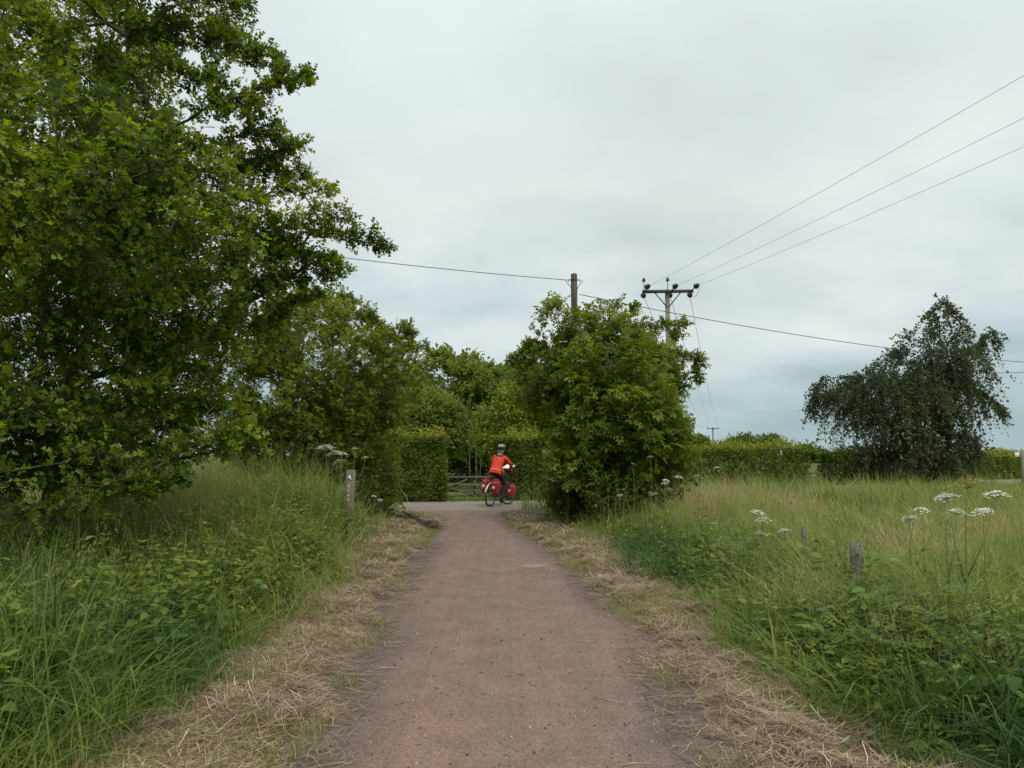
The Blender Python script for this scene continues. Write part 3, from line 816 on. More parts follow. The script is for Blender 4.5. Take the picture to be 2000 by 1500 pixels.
# ------------------------------------------------------------------ trees
haw_v = np.array([[0, 0, 0], [0, 0.50, 0], [0, 1.0, -0.06], [-0.46, 0.56, 0.14], [0.46, 0.56, 0.14], [-0.33, 0.93, 0.08], [0.33, 0.93, 0.08]], float)
haw_f = np.array([(0, 1, 3), (0, 4, 1), (1, 2, 5), (1, 6, 2)])
oval_v = np.array([[0, 0, 0], [-0.34, 0.5, 0.12], [0.34, 0.5, 0.12], [0, 1, -0.05]], float); oval_f = np.array([(0, 3, 1), (0, 2, 3)])
# compound leaf of five leaflets
cv, cf = [], []
for (ax, ay, an, s_) in ((0, 0.55, 0, 0.48), (0.02, 0.5, -62, 0.42), (-0.02, 0.5, 62, 0.42), (0.02, 0.25, -70, 0.36), (-0.02, 0.25, 70, 0.36)):
    c_, s2 = math.cos(R(an)), math.sin(R(an)); b0 = len(cv)
    for p_ in oval_v:
        xx, yy_ = p_[0] * 0.85 * s_, p_[1] * s_
        cv.append([ax + xx * c_ - yy_ * s2, ay + xx * s2 + yy_ * c_, p_[2] * s_ - 0.10 * (ay + yy_) ** 2])
    cf += [(b0, b0 + 3, b0 + 1), (b0, b0 + 2, b0 + 3)]
comp_v, comp_f = np.array(cv), np.array(cf)


def ell(px, py, Y, rx, rz, ry):
    """ellipsoid: middle at a pixel and distance, radii in photo pixels across and up, in metres in depth"""
    k_ = Y / FPX
    return (at(px, py, Y), np.array([rx * k_, ry, rz * k_]))


def clumps(ells, n, shell, zmin, wts=None, cut=None):
    vol = np.array([np.prod(r) ** (2 / 3) for c, r in ells])
    if wts is not None: vol = vol * np.array(wts)
    pick = rng.choice(len(ells), n * 3, p=vol / vol.sum())
    C = np.array([c for c, r in ells])[pick]; RR = np.array([r for c, r in ells])[pick]
    d = rvec(n * 3); rad = 1 - (1 - shell) * rng.random(n * 3) ** 1.6
    # lobes: the surface bulges in and out
    lob = 0.86 + 0.28 * vnoise(d[:, 0] * 2.2 + pick * 7.7, d[:, 2] * 2.2 + d[:, 1] * 1.7, 1.0, 19)
    P_ = C + RR * d * (rad * lob)[:, None]
    inside = np.zeros(n * 3)
    for c, r in ells:
        inside = np.maximum(inside, 1 - np.linalg.norm((P_ - c) / r, axis=1))
    ok = (P_[:, 2] > zmin) & (rng.random(n * 3) < np.where(inside > 0.5, 0.15, 1))
    if cut is not None: ok &= cut(P_)
    P_, d = P_[ok][:n], d[ok][:n]
    return P_, d


def skeleton(trunks, tips, step=0.4, jit=0.07):
    pos = []; par = []; plen = []
    for tr in trunks:
        tr = np.asarray(tr, float); prev = -1
        if pos:
            prev = int(np.argmin(np.linalg.norm(np.array(pos) - tr[0], axis=1)))
        for a, b in zip(tr[:-1], tr[1:]):
            kk = max(1, int(np.linalg.norm(b - a) / step))
            for i in range(kk):
                p_ = a + (b - a) * (i / kk) + (rng.normal(0, jit * 0.4, 3) if i else 0)
                pos.append(p_); par.append(prev); plen.append(0 if prev < 0 else plen[prev] + 0.5 * step); prev = len(pos) - 1
        pos.append(tr[-1]); par.append(prev); plen.append(plen[prev] + 0.5 * step)
    T0 = np.array(pos)
    dist = np.min(np.linalg.norm(tips[:, None] - T0[None], axis=2), axis=1)
    order = np.argsort(dist); tipn = []
    cap = len(pos) + len(tips) * 30; arr = np.zeros((cap, 3)); pl = np.zeros(cap); arr[:len(pos)] = T0; pl[:len(pos)] = plen; n_ = len(pos)
    for i in order:
        t = tips[i]; v = t - arr[:n_]; ds = np.linalg.norm(v, axis=1)
        cost = ds + 0.30 * pl[:n_] + 0.35 * np.maximum(arr[:n_, 2] - t[2], 0)
        j = int(np.argmin(cost)); kk = min(24, max(1, int(ds[j] / step))); prev = j; a = arr[j].copy()
        sag = 0.10 * ds[j]
        for q_ in range(1, kk + 1):
            f_ = q_ / kk
            p_ = a + (t - a) * f_ + np.array([0, 0, sag * math.sin(math.pi * f_)]) + (rng.normal(0, jit, 3) if q_ < kk else 0)
            arr[n_] = p_; pl[n_] = pl[prev] + ds[j] / kk; par.append(prev); prev = n_; n_ += 1
        tipn.append((i, prev))
    return arr[:n_], np.array(par[:n_]), tipn


def limb_mesh(pos, par, tipn, r_tip, r_max, ntr, power=0.41):
    cnt = np.zeros(len(pos))
    for i, nidx in tipn: cnt[nidx] += 1
    for i in range(len(pos) - 1, -1, -1):
        if par[i] >= 0: cnt[par[i]] += cnt[i]
    rad = np.minimum(r_tip * np.maximum(cnt, 0.5) ** power, r_max)
    zb_, zt_ = pos[:, 2].min(), pos[:, 2].max()
    rad = rad * np.where(np.arange(len(pos)) < ntr, np.clip(1.1 - 0.75 * (pos[:, 2] - zb_) / (zt_ - zb_), 0.4, 1.0), 1.0)
    tb, bb = MB(), MB()
    for i in range(len(pos)):
        if par[i] < 0: continue
        a, b = pos[par[i]], pos[i]
        if np.linalg.norm(b - a) < 1e-4: continue
        ra, rb_ = min(rad[par[i]], rad[i] * 1.35), rad[i]
        if i < ntr:
            tb.tube([a, b], [ra, rb_], 8, False)
        else:
            bb.tube([a, b], [ra, rb_], 5 if rb_ > 0.02 else 3, False)
    return tb, bb


def twigs(P_, D, per, L, spread, up, droop):
    k = len(P_); base = np.repeat(P_, per, 0); out_ = np.repeat(D, per, 0); T = len(base)
    d = unit(out_ * 0.6 + rvec(T) * spread + np.array([0, 0, up]))
    base = base + rng.normal(0, 0.08, (T, 3)) * L
    return base, d, L * rng.uniform(0.5, 1.25, T), droop * rng.uniform(0.5, 1.4, T)


def twig_leaves(mb, tw, K, tv, tf, size, tmean, tsd, flat_=0.8, jit=0.03, hang=0.0, sel=None):
    base, d, L, dr = tw; T = len(base); lsc = float(np.median(L)) / 0.4
    s_ = rng.random((T, K)) ** 0.8
    loc = base[:, None] + d[:, None] * (L[:, None] * s_)[..., None]
    loc[..., 2] -= (dr * L)[:, None] * s_ ** 2
    loc = loc.reshape(-1, 3) + rng.normal(0, jit, (T * K, 3))
    dd = np.repeat(d, K, 0)
    ax = dd * 0.6 + rvec(T * K) * 0.9 + np.array([0, 0, -hang])
    nm_ = np.array([0, 0, flat_]) + rvec(T * K) * 0.75 + dd * 0.25
    X, Y, Z = frames(ax, nm_)
    sz = size * rng.uniform(0.45, 1.35, T * K)
    ct = np.repeat(rng.normal(0, tsd * 0.5, T), K) + np.repeat((fnoise(base[:, 0] * 1.0 + base[:, 1], base[:, 2] + base[:, 1] * 0.6, 1.1 / max(lsc, 0.4), 88) - 0.5) * tsd * 4.0, K)  # random tint spread by clump also puts lit and shaded sprays into leaf colour
    tint = np.clip(tmean + ct + rng.normal(0, tsd * 0.6, T * K) + 0.18 * (s_.reshape(-1) - 0.5), 0, 1)
    if sel is not None:
        pick = sel(loc)
        info = (loc[pick], X[pick], Y[pick], Z[pick], sz[pick], tint[pick])
        kp = ~pick; loc, X, Y, Z, sz, tint = loc[kp], X[kp], Y[kp], Z[kp], sz[kp], tint[kp]
    else:
        info = None
    inst(mb, tv, tf, loc, X, Y, Z, sz, tint)
    return info


def twig_wood(mb, tw, r0):
    base, d, L, dr = tw
    pr = unit(np.cross(d, rvec(len(d)))); pr2 = np.cross(d, pr)
    ps = []
    for s_ in (0, 1.0):
        p_ = base + d * (L * s_)[:, None]; p_[:, 2] -= dr * L * s_ ** 2; ps.append(p_)
    vs = []
    for p_, r_ in zip(ps, (r0, r0 * 0.35)):
        for a in (0, 2.09, 4.19):
            vs.append(p_ + (pr * math.cos(a) + pr2 * math.sin(a)) * r_)
    v = np.stack(vs, 1); f = []
    for i in range(1):
        for k in range(3):
            a, b = i * 3 + k, i * 3 + (k + 1) % 3; f += [(a, b, b + 3), (a, b + 3, a + 3)]
    f = np.array(f)
    mb.add(v.reshape(-1, 3), (f[None] + (np.arange(len(base)) * 6)[:, None, None]).reshape(-1, 3))


def tree(name, label, trunks, ells, n, mat, leaf=(oval_v, oval_f), lsize=0.06, per=5, K=8, tl=0.45, shell=0.55, zmin=0.2, tmean=0.45, tsd=0.16,
         spread=0.8, up=0.15, droop=0.15, r_tip=0.006, r_max=0.14, wood=False, cat='tree', bark=None, wts=None, cut=None, extra=None, group=None, flat_=0.8, hang=0.0, jit=0.03, sel=None, step=0.4):
    root = empty(name, trunks[0][0], label, cat, group)
    off = Vector(trunks[0][0])
    P_, D = clumps(ells, n, shell, zmin, wts, cut)
    if extra is not None:
        P_ = np.concatenate([P_, extra[0]]); D = np.concatenate([D, extra[1]])
    pos, par, tipn = skeleton(trunks, P_, step)
    ntr = sum(1 for _ in range(1)) and sum(sum(max(1, int(np.linalg.norm(np.subtract(b, a)) / step)) for a, b in zip(t[:-1], t[1:])) + 1 for t in trunks)
    tb, bb = limb_mesh(pos, par, tipn, r_tip, r_max, ntr)
    tw = twigs(P_, D, per, tl, spread, up, droop)
    if extra is not None:
        ne = len(extra[0]) * per; tw[2][-ne:] *= np.repeat(extra[2], per)
    if wood: twig_wood(bb, tw, wood)
    lb = MB(); info = twig_leaves(lb, tw, K, leaf[0], leaf[1], lsize, tmean, tsd, flat_, jit, hang, sel)
    o = tb.build('trunk', bark or M_BARK, root, True)
    o.matrix_parent_inverse = Matrix.Translation(-off)
    b_ = bb.build('branches', M_TWIG if bark is None else bark, root, True)
    if b_: b_.matrix_parent_inverse = Matrix.Translation(-off); b_['kind'] = 'stuff'
    cr_ = lb.build('crown', mat, root); cr_['kind'] = 'stuff'
    cr_.matrix_parent_inverse = Matrix.Translation(-off)
    return root, info, P_, D


def shoot(px_pts, n, tipshrink=0.5):
    """arching branch given by photo points (px, py, distance): returns clump centres and directions along it"""
    pts = np.array([at(*p_) for p_ in px_pts]); seg = np.linalg.norm(np.diff(pts, axis=0), axis=1); cum = np.concatenate([[0], np.cumsum(seg)])
    t = np.linspace(0, cum[-1], n); P_ = np.stack([np.interp(t, cum, pts[:, i]) for i in range(3)], -1)
    D = unit(np.gradient(P_, axis=0)); return P_ + rng.normal(0, 0.04, P_.shape), D, np.linspace(0.85, 0.28, n)


def cat(ex_):
    return tuple(np.concatenate([e_[i] for e_ in ex_]) for i in range(3))


# --- big hawthorn leaning in from the left
tb_ = np.array([-5.6, 8.6, 0.15])
trunks = [[tb_, tb_ + [0.1, 0, 1.2], at(140, 760, 8.6), at(310, 260, 8.0), at(250, 130, 7.8), at(248, -60, 7.6)],
          [at(310, 260, 8.0), at(410, 205, 7.6), at(520, 180, 7.7)],
          [at(140, 760, 8.6), at(60, 500, 8.0), at(-60, 250, 7.5)],
          [tb_ + [0.1, 0, 1.0], at(330, 900, 7.4), at(430, 880, 7.6)],
          [at(140, 760, 8.6), at(420, 640, 8.8), at(600, 520, 9.2)]]
ells = [ell(120, 640, 8.6, 330, 300, 2.6), ell(10, 230, 8.4, 270, 330, 2.8), ell(390, 545, 9.0, 165, 180, 1.6), ell(240, 420, 7.2, 260, 190, 1.6), ell(360, 25, 8.2, 110, 60, 1.0), ell(170, 60, 8.3, 120, 90, 1.2),
        ell(40, 900, 6.8, 190, 120, 1.2), ell(220, 760, 8.0, 170, 120, 1.4), ell(-150, 500, 7, 250, 500, 2.6)]
ex = [shoot(s_[0], s_[1]) for s_ in (
    ([(470, 440, 9.0), (600, 450, 9.2), (690, 465, 9.3), (755, 490, 9.4)], 22), ([(500, 470, 9.0), (600, 490, 9.1), (660, 520, 9.1), (680, 528, 9.1)], 16),
    ([(420, 380, 8.6), (520, 380, 8.7), (590, 365, 8.8), (640, 375, 8.8)], 14), ([(420, 330, 8.3), (500, 310, 8.2), (560, 300, 8.2), (585, 292, 8.2)], 16),
    ([(250, 60, 7.8), (360, 60, 7.9), (470, 90, 8.0), (540, 125, 8.0), (595, 160, 8.0)], 30), ([(380, 215, 7.7), (470, 190, 7.7), (560, 150, 7.8)], 12), ([(330, -30, 7.9), (420, -15, 8), (470, 20, 8)], 12),
    ([(430, 620, 9.0), (520, 640, 9.2), (560, 600, 9.3), (620, 570, 9.3)], 16), ([(420, 540, 8.8), (520, 555, 9.0), (600, 545, 9.1)], 14),
    ([(300, 880, 7.4), (380, 890, 7.4), (450, 868, 7.5), (480, 850, 7.6)], 16), ([(200, 930, 7.0), (280, 955, 7.0), (340, 935, 7.0)], 12), ([(300, 800, 7.8), (380, 780, 7.9), (420, 800, 8.0)], 12),
    ([(420, 250, 7.6), (430, 190, 7.6), (425, 150, 7.6)], 6), ([(480, 240, 7.7), (500, 205, 7.7)], 5), ([(300, 300, 8.0), (400, 285, 7.9), (500, 262, 7.9), (545, 258, 7.9)], 16), ([(300, 330, 8.2), (420, 335, 8.3), (530, 330, 8.4), (585, 335, 8.4)], 18), ([(250, 110, 7.8), (330, 130, 7.7), (400, 150, 7.7)], 10), ([(200, 200, 7.9), (260, 240, 7.8), (330, 260, 7.8)], 12), ([(520, 480, 9.0), (600, 500, 9.1), (640, 540, 9.1)], 10), ([(560, 430, 9.2), (640, 415, 9.2), (690, 425, 9.2)], 9))]
extra = cat(ex)
inview = lambda P_: (P_[:, 0] > -0.76 * P_[:, 1] - 0.6) | (rng.random(len(P_)) < 0.25)
nearest = {}


def pick_leaves(loc):
    d = np.linalg.norm(loc - np.array([0, 0, CAM_H]), axis=1)
    vis = (np.abs(loc[:, 0]) < 0.71 * loc[:, 1]) & (loc[:, 2] > 1.0) & (loc[:, 2] < CAM_H + 0.62 * loc[:, 1])
    score = np.where(vis, d, 1e9); idx = np.argsort(score)[:280]
    p_ = np.zeros(len(loc), bool); p_[idx] = True
    return p_


hroot, info, hP, hD = tree('hawthorn_tree', 'large hawthorn tree with arching leafy branches leaning in from the left', trunks, ells, 1850, M_HAW, (haw_v, haw_f), 0.074, 6, 9, 0.34, 0.30, 0.75,
                           0.37, 0.22, 0.75, 0.2, 0.15, 0.005, 0.075, wood=0.0022, extra=extra, cut=inview, sel=pick_leaves, step=0.3)
lm = []
for v_ in range(3):
    b_ = MB(); tv = haw_v.copy(); tv[:, 2] *= (0.6, 1.3, 2.0)[v_]; b_.add(tv, haw_f, 0.35 + 0.2 * v_); me = b_.mesh('leaf'); me.materials.append(M_HAW); lm.append(me)
off = Vector(trunks[0][0])
for i in range(len(info[0])):
    o = link('leaf', lm[int(info[5][i] * 2.99)], hroot)
    mt = Matrix(((*[info[1][i][0] * info[4][i], info[2][i][0] * info[4][i], info[3][i][0] * info[4][i]], info[0][i][0] - off.x), (info[1][i][1] * info[4][i], info[2][i][1] * info[4][i], info[3][i][1] * info[4][i], info[0][i][1] - off.y),
                 (info[1][i][2] * info[4][i], info[2][i][2] * info[4][i], info[3][i][2] * info[4][i], info[0][i][2] - off.z), (0, 0, 0, 1)))
    o.matrix_basis = mt

# --- hawthorn in the middle distance, left
c0 = at(650, 1000, 17.0); c0[2] = 0.1
ex = [shoot(s_[0], s_[1]) for s_ in (([(730, 650, 17), (780, 665, 17), (830, 678, 17)], 10), ([(700, 610, 17), (740, 630, 17)], 6), ([(640, 600, 17), (660, 575, 17), (690, 590, 17)], 7), ([(500, 780, 16.5), (430, 800, 16.5)], 8), ([(500, 880, 16), (440, 890, 16)], 8), ([(780, 640, 17), (800, 650, 17)], 5))]
tree('hawthorn_bush', 'dense rounded hawthorn standing behind the grassy bank left of the path', [[c0, c0 + [0.05, 0, 1.0], at(640, 760, 17), at(650, 640, 17)], [c0 + [0, 0, 0.8], at(560, 800, 17), at(520, 700, 17)], [c0 + [0, 0, 0.8], at(740, 800, 17), at(760, 720, 17)]],
     [ell(640, 690, 17, 140, 105, 1.9), ell(560, 770, 16.6, 130, 110, 1.7), ell(730, 740, 17.2, 85, 95, 1.6), ell(635, 850, 17, 150, 110, 1.8), ell(540, 860, 16.3, 110, 80, 1.3), ell(690, 930, 17.4, 50, 75, 1.0), ell(600, 640, 17, 90, 65, 1.3)],
     790, M_BUSH, (haw_v, haw_f), 0.10, 6, 9, 0.42, 0.45, 0.15, 0.58, 0.18, 0.8, 0.25, 0.15, 0.006, 0.12, wood=0.004, extra=cat(ex))
# low growth at the corner of path and lane
c0 = onz(735, 1000, 0.0)
tree('bramble_bush', 'dark bramble bush at the left corner where path meets lane', [[c0, c0 + [0, 0, 0.5], c0 + [0.1, 0, 0.9]]], [ell(725, 960, 16.9, 50, 55, 0.8), ell(690, 930, 16.3, 50, 60, 0.8), ell(752, 975, 17.6, 26, 35, 0.5), ell(742, 905, 19.0, 30, 55, 0.7)], 190, M_BUSH, lsize=0.08, per=5, K=8, tl=0.3, zmin=0.05, tmean=0.33, wood=0.003, cat='bush')

# --- right-hand bush: elder in front of hawthorn
c0 = at(1150, 1000, 16.2); c0[2] = 0.05
ex = [shoot(s_[0], s_[1]) for s_ in (([(1240, 640, 17.5), (1300, 630, 17.6), (1330, 633, 17.6)], 9), ([(1280, 690, 17.5), (1330, 690, 17.5), (1362, 700, 17.5), (1360, 740, 17.5)], 16), ([(1228, 625, 17.5), (1240, 600, 17.5)], 3), ([(1060, 660, 17), (1010, 690, 17), (1003, 700, 17)], 8), ([(1310, 660, 17.5), (1325, 655, 17.6)], 4), ([(1290, 790, 17), (1335, 830, 17)], 8))]
tree('hawthorn_bush', 'tall hawthorn growing round a wooden pole right of the path', [[c0 + [0.3, 1.0, 0], c0 + [0.35, 1.0, 1.4], at(1180, 720, 17.2), at(1170, 640, 17.2)], [c0 + [0.35, 1.0, 1.2], at(1270, 780, 17.3), at(1290, 690, 17.4)], [c0 + [0.35, 1.0, 1.2], at(1080, 780, 17.3), at(1060, 690, 17.2)]],
     [ell(1170, 710, 17.3, 100, 75, 1.5), ell(1238, 722, 17.5, 64, 62, 1.3), ell(1075, 745, 17.1, 56, 80, 1.2), ell(1282, 750, 17.6, 42, 60, 1.0), ell(1145, 850, 17.0, 66, 130, 1.3), ell(1275, 860, 17.3, 52, 90, 1.1), ell(1112, 930, 16.6, 30, 70, 0.8)],
     720, M_BUSH, (haw_v, haw_f), 0.105, 6, 9, 0.40, 0.45, 0.1, 0.46, 0.18, 0.8, 0.2, 0.18, 0.006, 0.11, wood=0.004, extra=cat(ex))
c1 = at(1190, 1000, 15.6); c1[2] = 0.05
er, _, eP, eD = tree('elder_bush', 'yellow-green elder bush with flat white flower heads right of the path', [[c1, c1 + [0, 0, 1.0], at(1190, 760, 15.6), at(1185, 680, 15.6)], [c1 + [0, 0, 0.8], at(1260, 840, 15.4), at(1270, 740, 15.4)], [c1 + [0, 0, 0.8], at(1110, 860, 15.4)], [at(1185, 680, 15.6), at(1100, 610, 16.4)]],
     [ell(1200, 740, 15.6, 100, 100, 1.1), ell(1225, 820, 15.3, 100, 90, 1.1), ell(1140, 790, 15.5, 70, 110, 1.0), ell(1180, 900, 15.3, 80, 65, 0.9), ell(1118, 900, 15.5, 40, 60, 0.7), ell(1160, 650, 16.4, 70, 36, 0.8), ell(1082, 605, 16.4, 22, 16, 0.4), ell(1175, 605, 16.6, 28, 16, 0.4), ell(1270, 860, 15.6, 60, 80, 0.9)],
     400, M_ELDER, (comp_v, comp_f), 0.21, 4, 6, 0.32, 0.5, 0.35, 0.50, 0.15, 0.8, 0.25, 0.2, 0.007, 0.08, cat='bush', flat_=1.0, hang=0.25)
# flower heads of the elder
fb = MB(); k = 60
a_ = rng.random(k) * 6.28; r_ = np.sqrt(rng.random(k)) * 0.09
X, Y, Z = frames(np.stack([np.cos(a_), np.sin(a_), 0 * a_], -1), np.array([0, 0, 1.0]) + rng.normal(0, 0.2, (k, 3)))
inst(fb, oval_v, oval_f, np.stack([np.cos(a_) * r_, np.sin(a_) * r_, 0.02 - 2.0 * r_ ** 2], -1), X, Y, Z, np.full(k, 0.03), rng.uniform(0.35, 0.8, k))
fme = fb.mesh('flower_head'); fme.materials.append(M_FLOWER)
for (px, py) in ((1148, 683), (1135, 706), (1182, 679), (1205, 706), (1207, 710), (1231, 716), (1243, 731), (1241, 732), (1120, 764), (1156, 830), (1268, 758), (1270, 778), (1198, 775), (1258, 690), (1222, 650), (1170, 660), (1235, 678), (1100, 668)):
    o = link('flower_head', fme, er); o['kind'] = 'stuff'; pw_ = at(px, py, 14.72 if py > 650 else 15.3) - np.array(c1)
    o.location = pw_; o.rotation_euler = (rng.normal(0.35, 0.2), rng.normal(0, 0.25), rng.random() * 6.28); o.scale = (rng.uniform(0.6, 0.95),) * 3
c2 = onz(1100, 1010, 0.0)
tree('bramble_bush', 'dark tangled bush at the foot of the elder beside the path', [[c2, c2 + [0, 0, 0.5], c2 + [0.1, 0.2, 0.9]]], [ell(1108, 955, 16.3, 30, 52, 0.6), ell(1140, 955, 15.6, 60, 55, 0.7), ell(1210, 960, 15.2, 70, 45, 0.7), ell(1290, 930, 15.8, 60, 45, 0.8)], 230, M_BUSH, lsize=0.085, per=5, K=8, tl=0.3, zmin=0.05, tmean=0.3, wood=0.003, cat='bush')

# --- woodland behind the lane
def bgtree(name, label, px, Y, ells_, n, tmean=0.45, lsize=0.27, mat=None, tl=0.7, r_max=0.2, group=None, per=6, K=10, zmin=0.8):
    b_ = at(px, 900, Y); b_[2] = float(H(b_[0], Y)) - 0.05
    top = np.array(ells_[0][0])
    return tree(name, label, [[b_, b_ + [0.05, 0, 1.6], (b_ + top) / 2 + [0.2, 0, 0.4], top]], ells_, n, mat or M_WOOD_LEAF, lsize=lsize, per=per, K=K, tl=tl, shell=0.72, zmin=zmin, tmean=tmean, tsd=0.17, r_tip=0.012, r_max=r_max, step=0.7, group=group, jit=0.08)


bgtree('broadleaf_tree', 'large round-headed dark green tree behind the gate', 900, 46, [ell(890, 770, 46, 85, 82, 3.0), ell(950, 800, 45, 70, 75, 2.6), ell(870, 850, 44, 70, 60, 2.4), ell(1000, 790, 47, 55, 65, 2.4)], 640, 0.68)
bgtree('broadleaf_tree', 'lighter yellow-green tree above the left clipped hedge', 830, 33, [ell(835, 820, 33, 62, 48, 1.6), ell(800, 850, 32.5, 55, 45, 1.4), ell(870, 850, 33, 40, 40, 1.3)], 330, 0.62, 0.17)
bgtree('broadleaf_tree', 'pale feathery tree above the right clipped hedge', 1010, 30, [ell(1000, 830, 30, 50, 42, 1.3), ell(1040, 800, 30.5, 50, 48, 1.3), ell(985, 860, 30, 36, 30, 1.0)], 300, 0.66, 0.15, M_HEDGE)
bgtree('broadleaf_tree', 'dark tree standing between the large one and the elder bush', 1030, 50, [ell(1040, 790, 50, 70, 80, 3.0), ell(1090, 800, 50, 70, 80, 3.0)], 330, 0.62)
bgtree('broadleaf_tree', 'dark tree glimpsed behind the mid-left hawthorn', 760, 48, [ell(770, 800, 48, 75, 75, 2.8), ell(700, 830, 48, 70, 60, 2.4)], 330, 0.62)
b3 = at(930, 905, 40); b3[2] = 0
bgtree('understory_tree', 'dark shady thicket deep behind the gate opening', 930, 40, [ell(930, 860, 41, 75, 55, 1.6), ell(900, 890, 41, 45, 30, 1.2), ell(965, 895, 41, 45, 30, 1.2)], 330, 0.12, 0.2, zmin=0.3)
for i, (px, py0, py1, lb_) in enumerate(((921, 935, 862, 'left of the three pale stems seen over the gate'), (929, 935, 855, 'middle of the three pale stems seen over the gate'), (936, 934, 850, 'right of the three pale stems seen over the gate'))):
    b_ = at(px, 900, 32 + i * 0.4); b_[2] = 0; t_ = at(px + (-4, 2, 3)[i], py1, 32 + i * 0.4)
    rt = empty('birch_sapling', b_, lb_, 'sapling', 'pale saplings behind the gate')
    mb = MB(); mb.tube([np.zeros(3), (t_ - b_) * 0.5 + [0.04 * (i - 1), 0, 0], t_ - b_], [0.024, 0.02, 0.014], 6); mb.build('trunk', M_BIRCHBARK, rt, True)
    Pc = np.array([t_ - b_]) + rng.normal(0, 0.25, (14, 3)); lb2 = MB(); tw = twigs(Pc, rvec(14), 4, 0.4, 0.8, 0.1, 0.2); twig_leaves(lb2, tw, 7, oval_v, oval_f, 0.08, 0.3, 0.15); cr_ = lb2.build('crown', M_WOOD_LEAF, rt); cr_['kind'] = 'stuff'


# --- clipped hedges
def hedge(name, label, a, b, wdt, h, dens, lsize, tmean, mat=M_HEDGE, rough_=0.12, roundtop=0.15, ctr_dark=True):
    a = np.array(a, float); b = np.array(b, float); L = np.linalg.norm(b - a); t = (b - a) / L; nrm_ = np.array([-t[1], t[0]])
    root = empty(name, (*((a + b) / 2), 0), label, 'hedge'); o2 = np.array([*((a + b) / 2), 0])
    lbm, st = MB(), MB()
    area = 2 * L * h + L * wdt + 2 * wdt * h; n_ = int(area * dens)
    fc = rng.choice(5, n_, p=np.array([L * h, L * h, L * wdt, wdt * h, wdt * h]) / area)
    u = rng.random(n_) * L; v = rng.random(n_); ww = (rng.random(n_) - 0.5) * wdt; zz = rng.random(n_) ** 0.9 * h
    s_ = np.where(fc == 0, -wdt / 2, np.where(fc == 1, wdt / 2, ww)); zz = np.where(fc == 2, h, zz); u = np.where(fc == 3, 0, np.where(fc == 4, L, u))
    lump = (fnoise(u + s_ * 1.3, zz + s_, 1.8, 61) - 0.5) * rough_ * 2.2
    zz = zz * (1 + 1.1 * rough_ * (fnoise(u, u * 0 + 3, 0.6, 301) - 0.5) + 0.5 * rough_ * (fnoise(u, u * 0 + 5, 2.0, 302) - 0.5))
    inn = rng.random(n_) ** 2 * 0.22
    s_ = s_ + np.where(fc == 0, -lump + inn, np.where(fc == 1, lump - inn, 0)); u = u + np.where(fc == 3, -lump + inn, np.where(fc == 4, lump - inn, 0))
    zz = zz + np.where(fc == 2, lump - inn + rng.random(n_) ** 7 * 0.38, 0)
    edge_ = np.clip((zz - (h - roundtop)) / roundtop, 0, 1); s_ = s_ * (1 - 0.25 * edge_ ** 2)
    P_ = np.stack([a[0] + t[0] * u + nrm_[0] * s_, a[1] + t[1] * u + nrm_[1] * s_, zz + 0.05], -1) - o2
    on = np.where((fc == 0)[:, None], np.array([-nrm_[0], -nrm_[1], 0.4]), np.where((fc == 1)[:, None], np.array([nrm_[0], nrm_[1], 0.4]), np.where((fc == 2)[:, None], np.array([0, 0, 1.0]), np.where((fc == 3)[:, None], np.array([-t[0], -t[1], 0.4]), np.array([t[0], t[1], 0.4])))))
    X, Y, Z = frames(rvec(n_) + on * 0.4, on + rvec(n_) * 0.8)
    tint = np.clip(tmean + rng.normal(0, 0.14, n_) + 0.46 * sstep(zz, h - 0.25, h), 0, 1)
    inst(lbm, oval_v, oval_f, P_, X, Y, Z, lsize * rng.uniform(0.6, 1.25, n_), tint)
    for i in range(max(3, int(L / 0.45))):
        uu_ = (i + 0.5) / max(3, int(L / 0.45)) * L; p0 = np.array([a[0] + t[0] * uu_, a[1] + t[1] * uu_, 0]) - o2
        st.tube([p0 - [0, 0, 0.05], p0 + [rng.normal(0, 0.1), rng.normal(0, 0.08), h * 0.5], p0 + [rng.normal(0, 0.2), rng.normal(0, 0.12), h * 0.88]], [0.03, 0.022, 0.01], 5)
        for q_ in range(5):
            z0 = rng.uniform(0.2, 0.8) * h; st.tube([p0 + [0, 0, z0], p0 + [rng.normal(0, 0.35), rng.normal(0, 0.25), min(h * 0.95, z0 + 0.35)]], [0.012, 0.005], 4)
    st.build('stems', M_TWIG, root, True); f_ = lbm.build('foliage', mat, root); f_['kind'] = 'stuff'
    return root


hedge('clipped_hedge', 'square-clipped green hedge left of the gate', (-6.5, 24.55), (-2.35, 24.9), 1.3, 2.25, 800, 0.10, 0.52, rough_=0.17)
hedge('clipped_hedge', 'square-clipped dark green hedge right of the gate, behind the cyclist', (-0.30, 25.2), (3.2, 27.6), 1.3, 2.2, 800, 0.10, 0.42, rough_=0.17)
hedge('field_hedge', 'long trimmed hedge beyond the meadow, left of the gap', (5.5, 33.5), (14.9, 37.3), 1.5, 1.95, 330, 0.13, 0.50, rough_=0.36)
hedge('field_hedge', 'trimmed hedge right of the gap, below the weeping tree', (16.9, 38.0), (22.5, 40.5), 1.6, 1.72, 330, 0.13, 0.40, rough_=0.38)
hedge('roadside_hedge', 'bright green roadside hedge right of the weeping tree', (25.8, 45.6), (37.5, 51.0), 1.8, 1.55, 300, 0.14, 0.62, rough_=0.3)

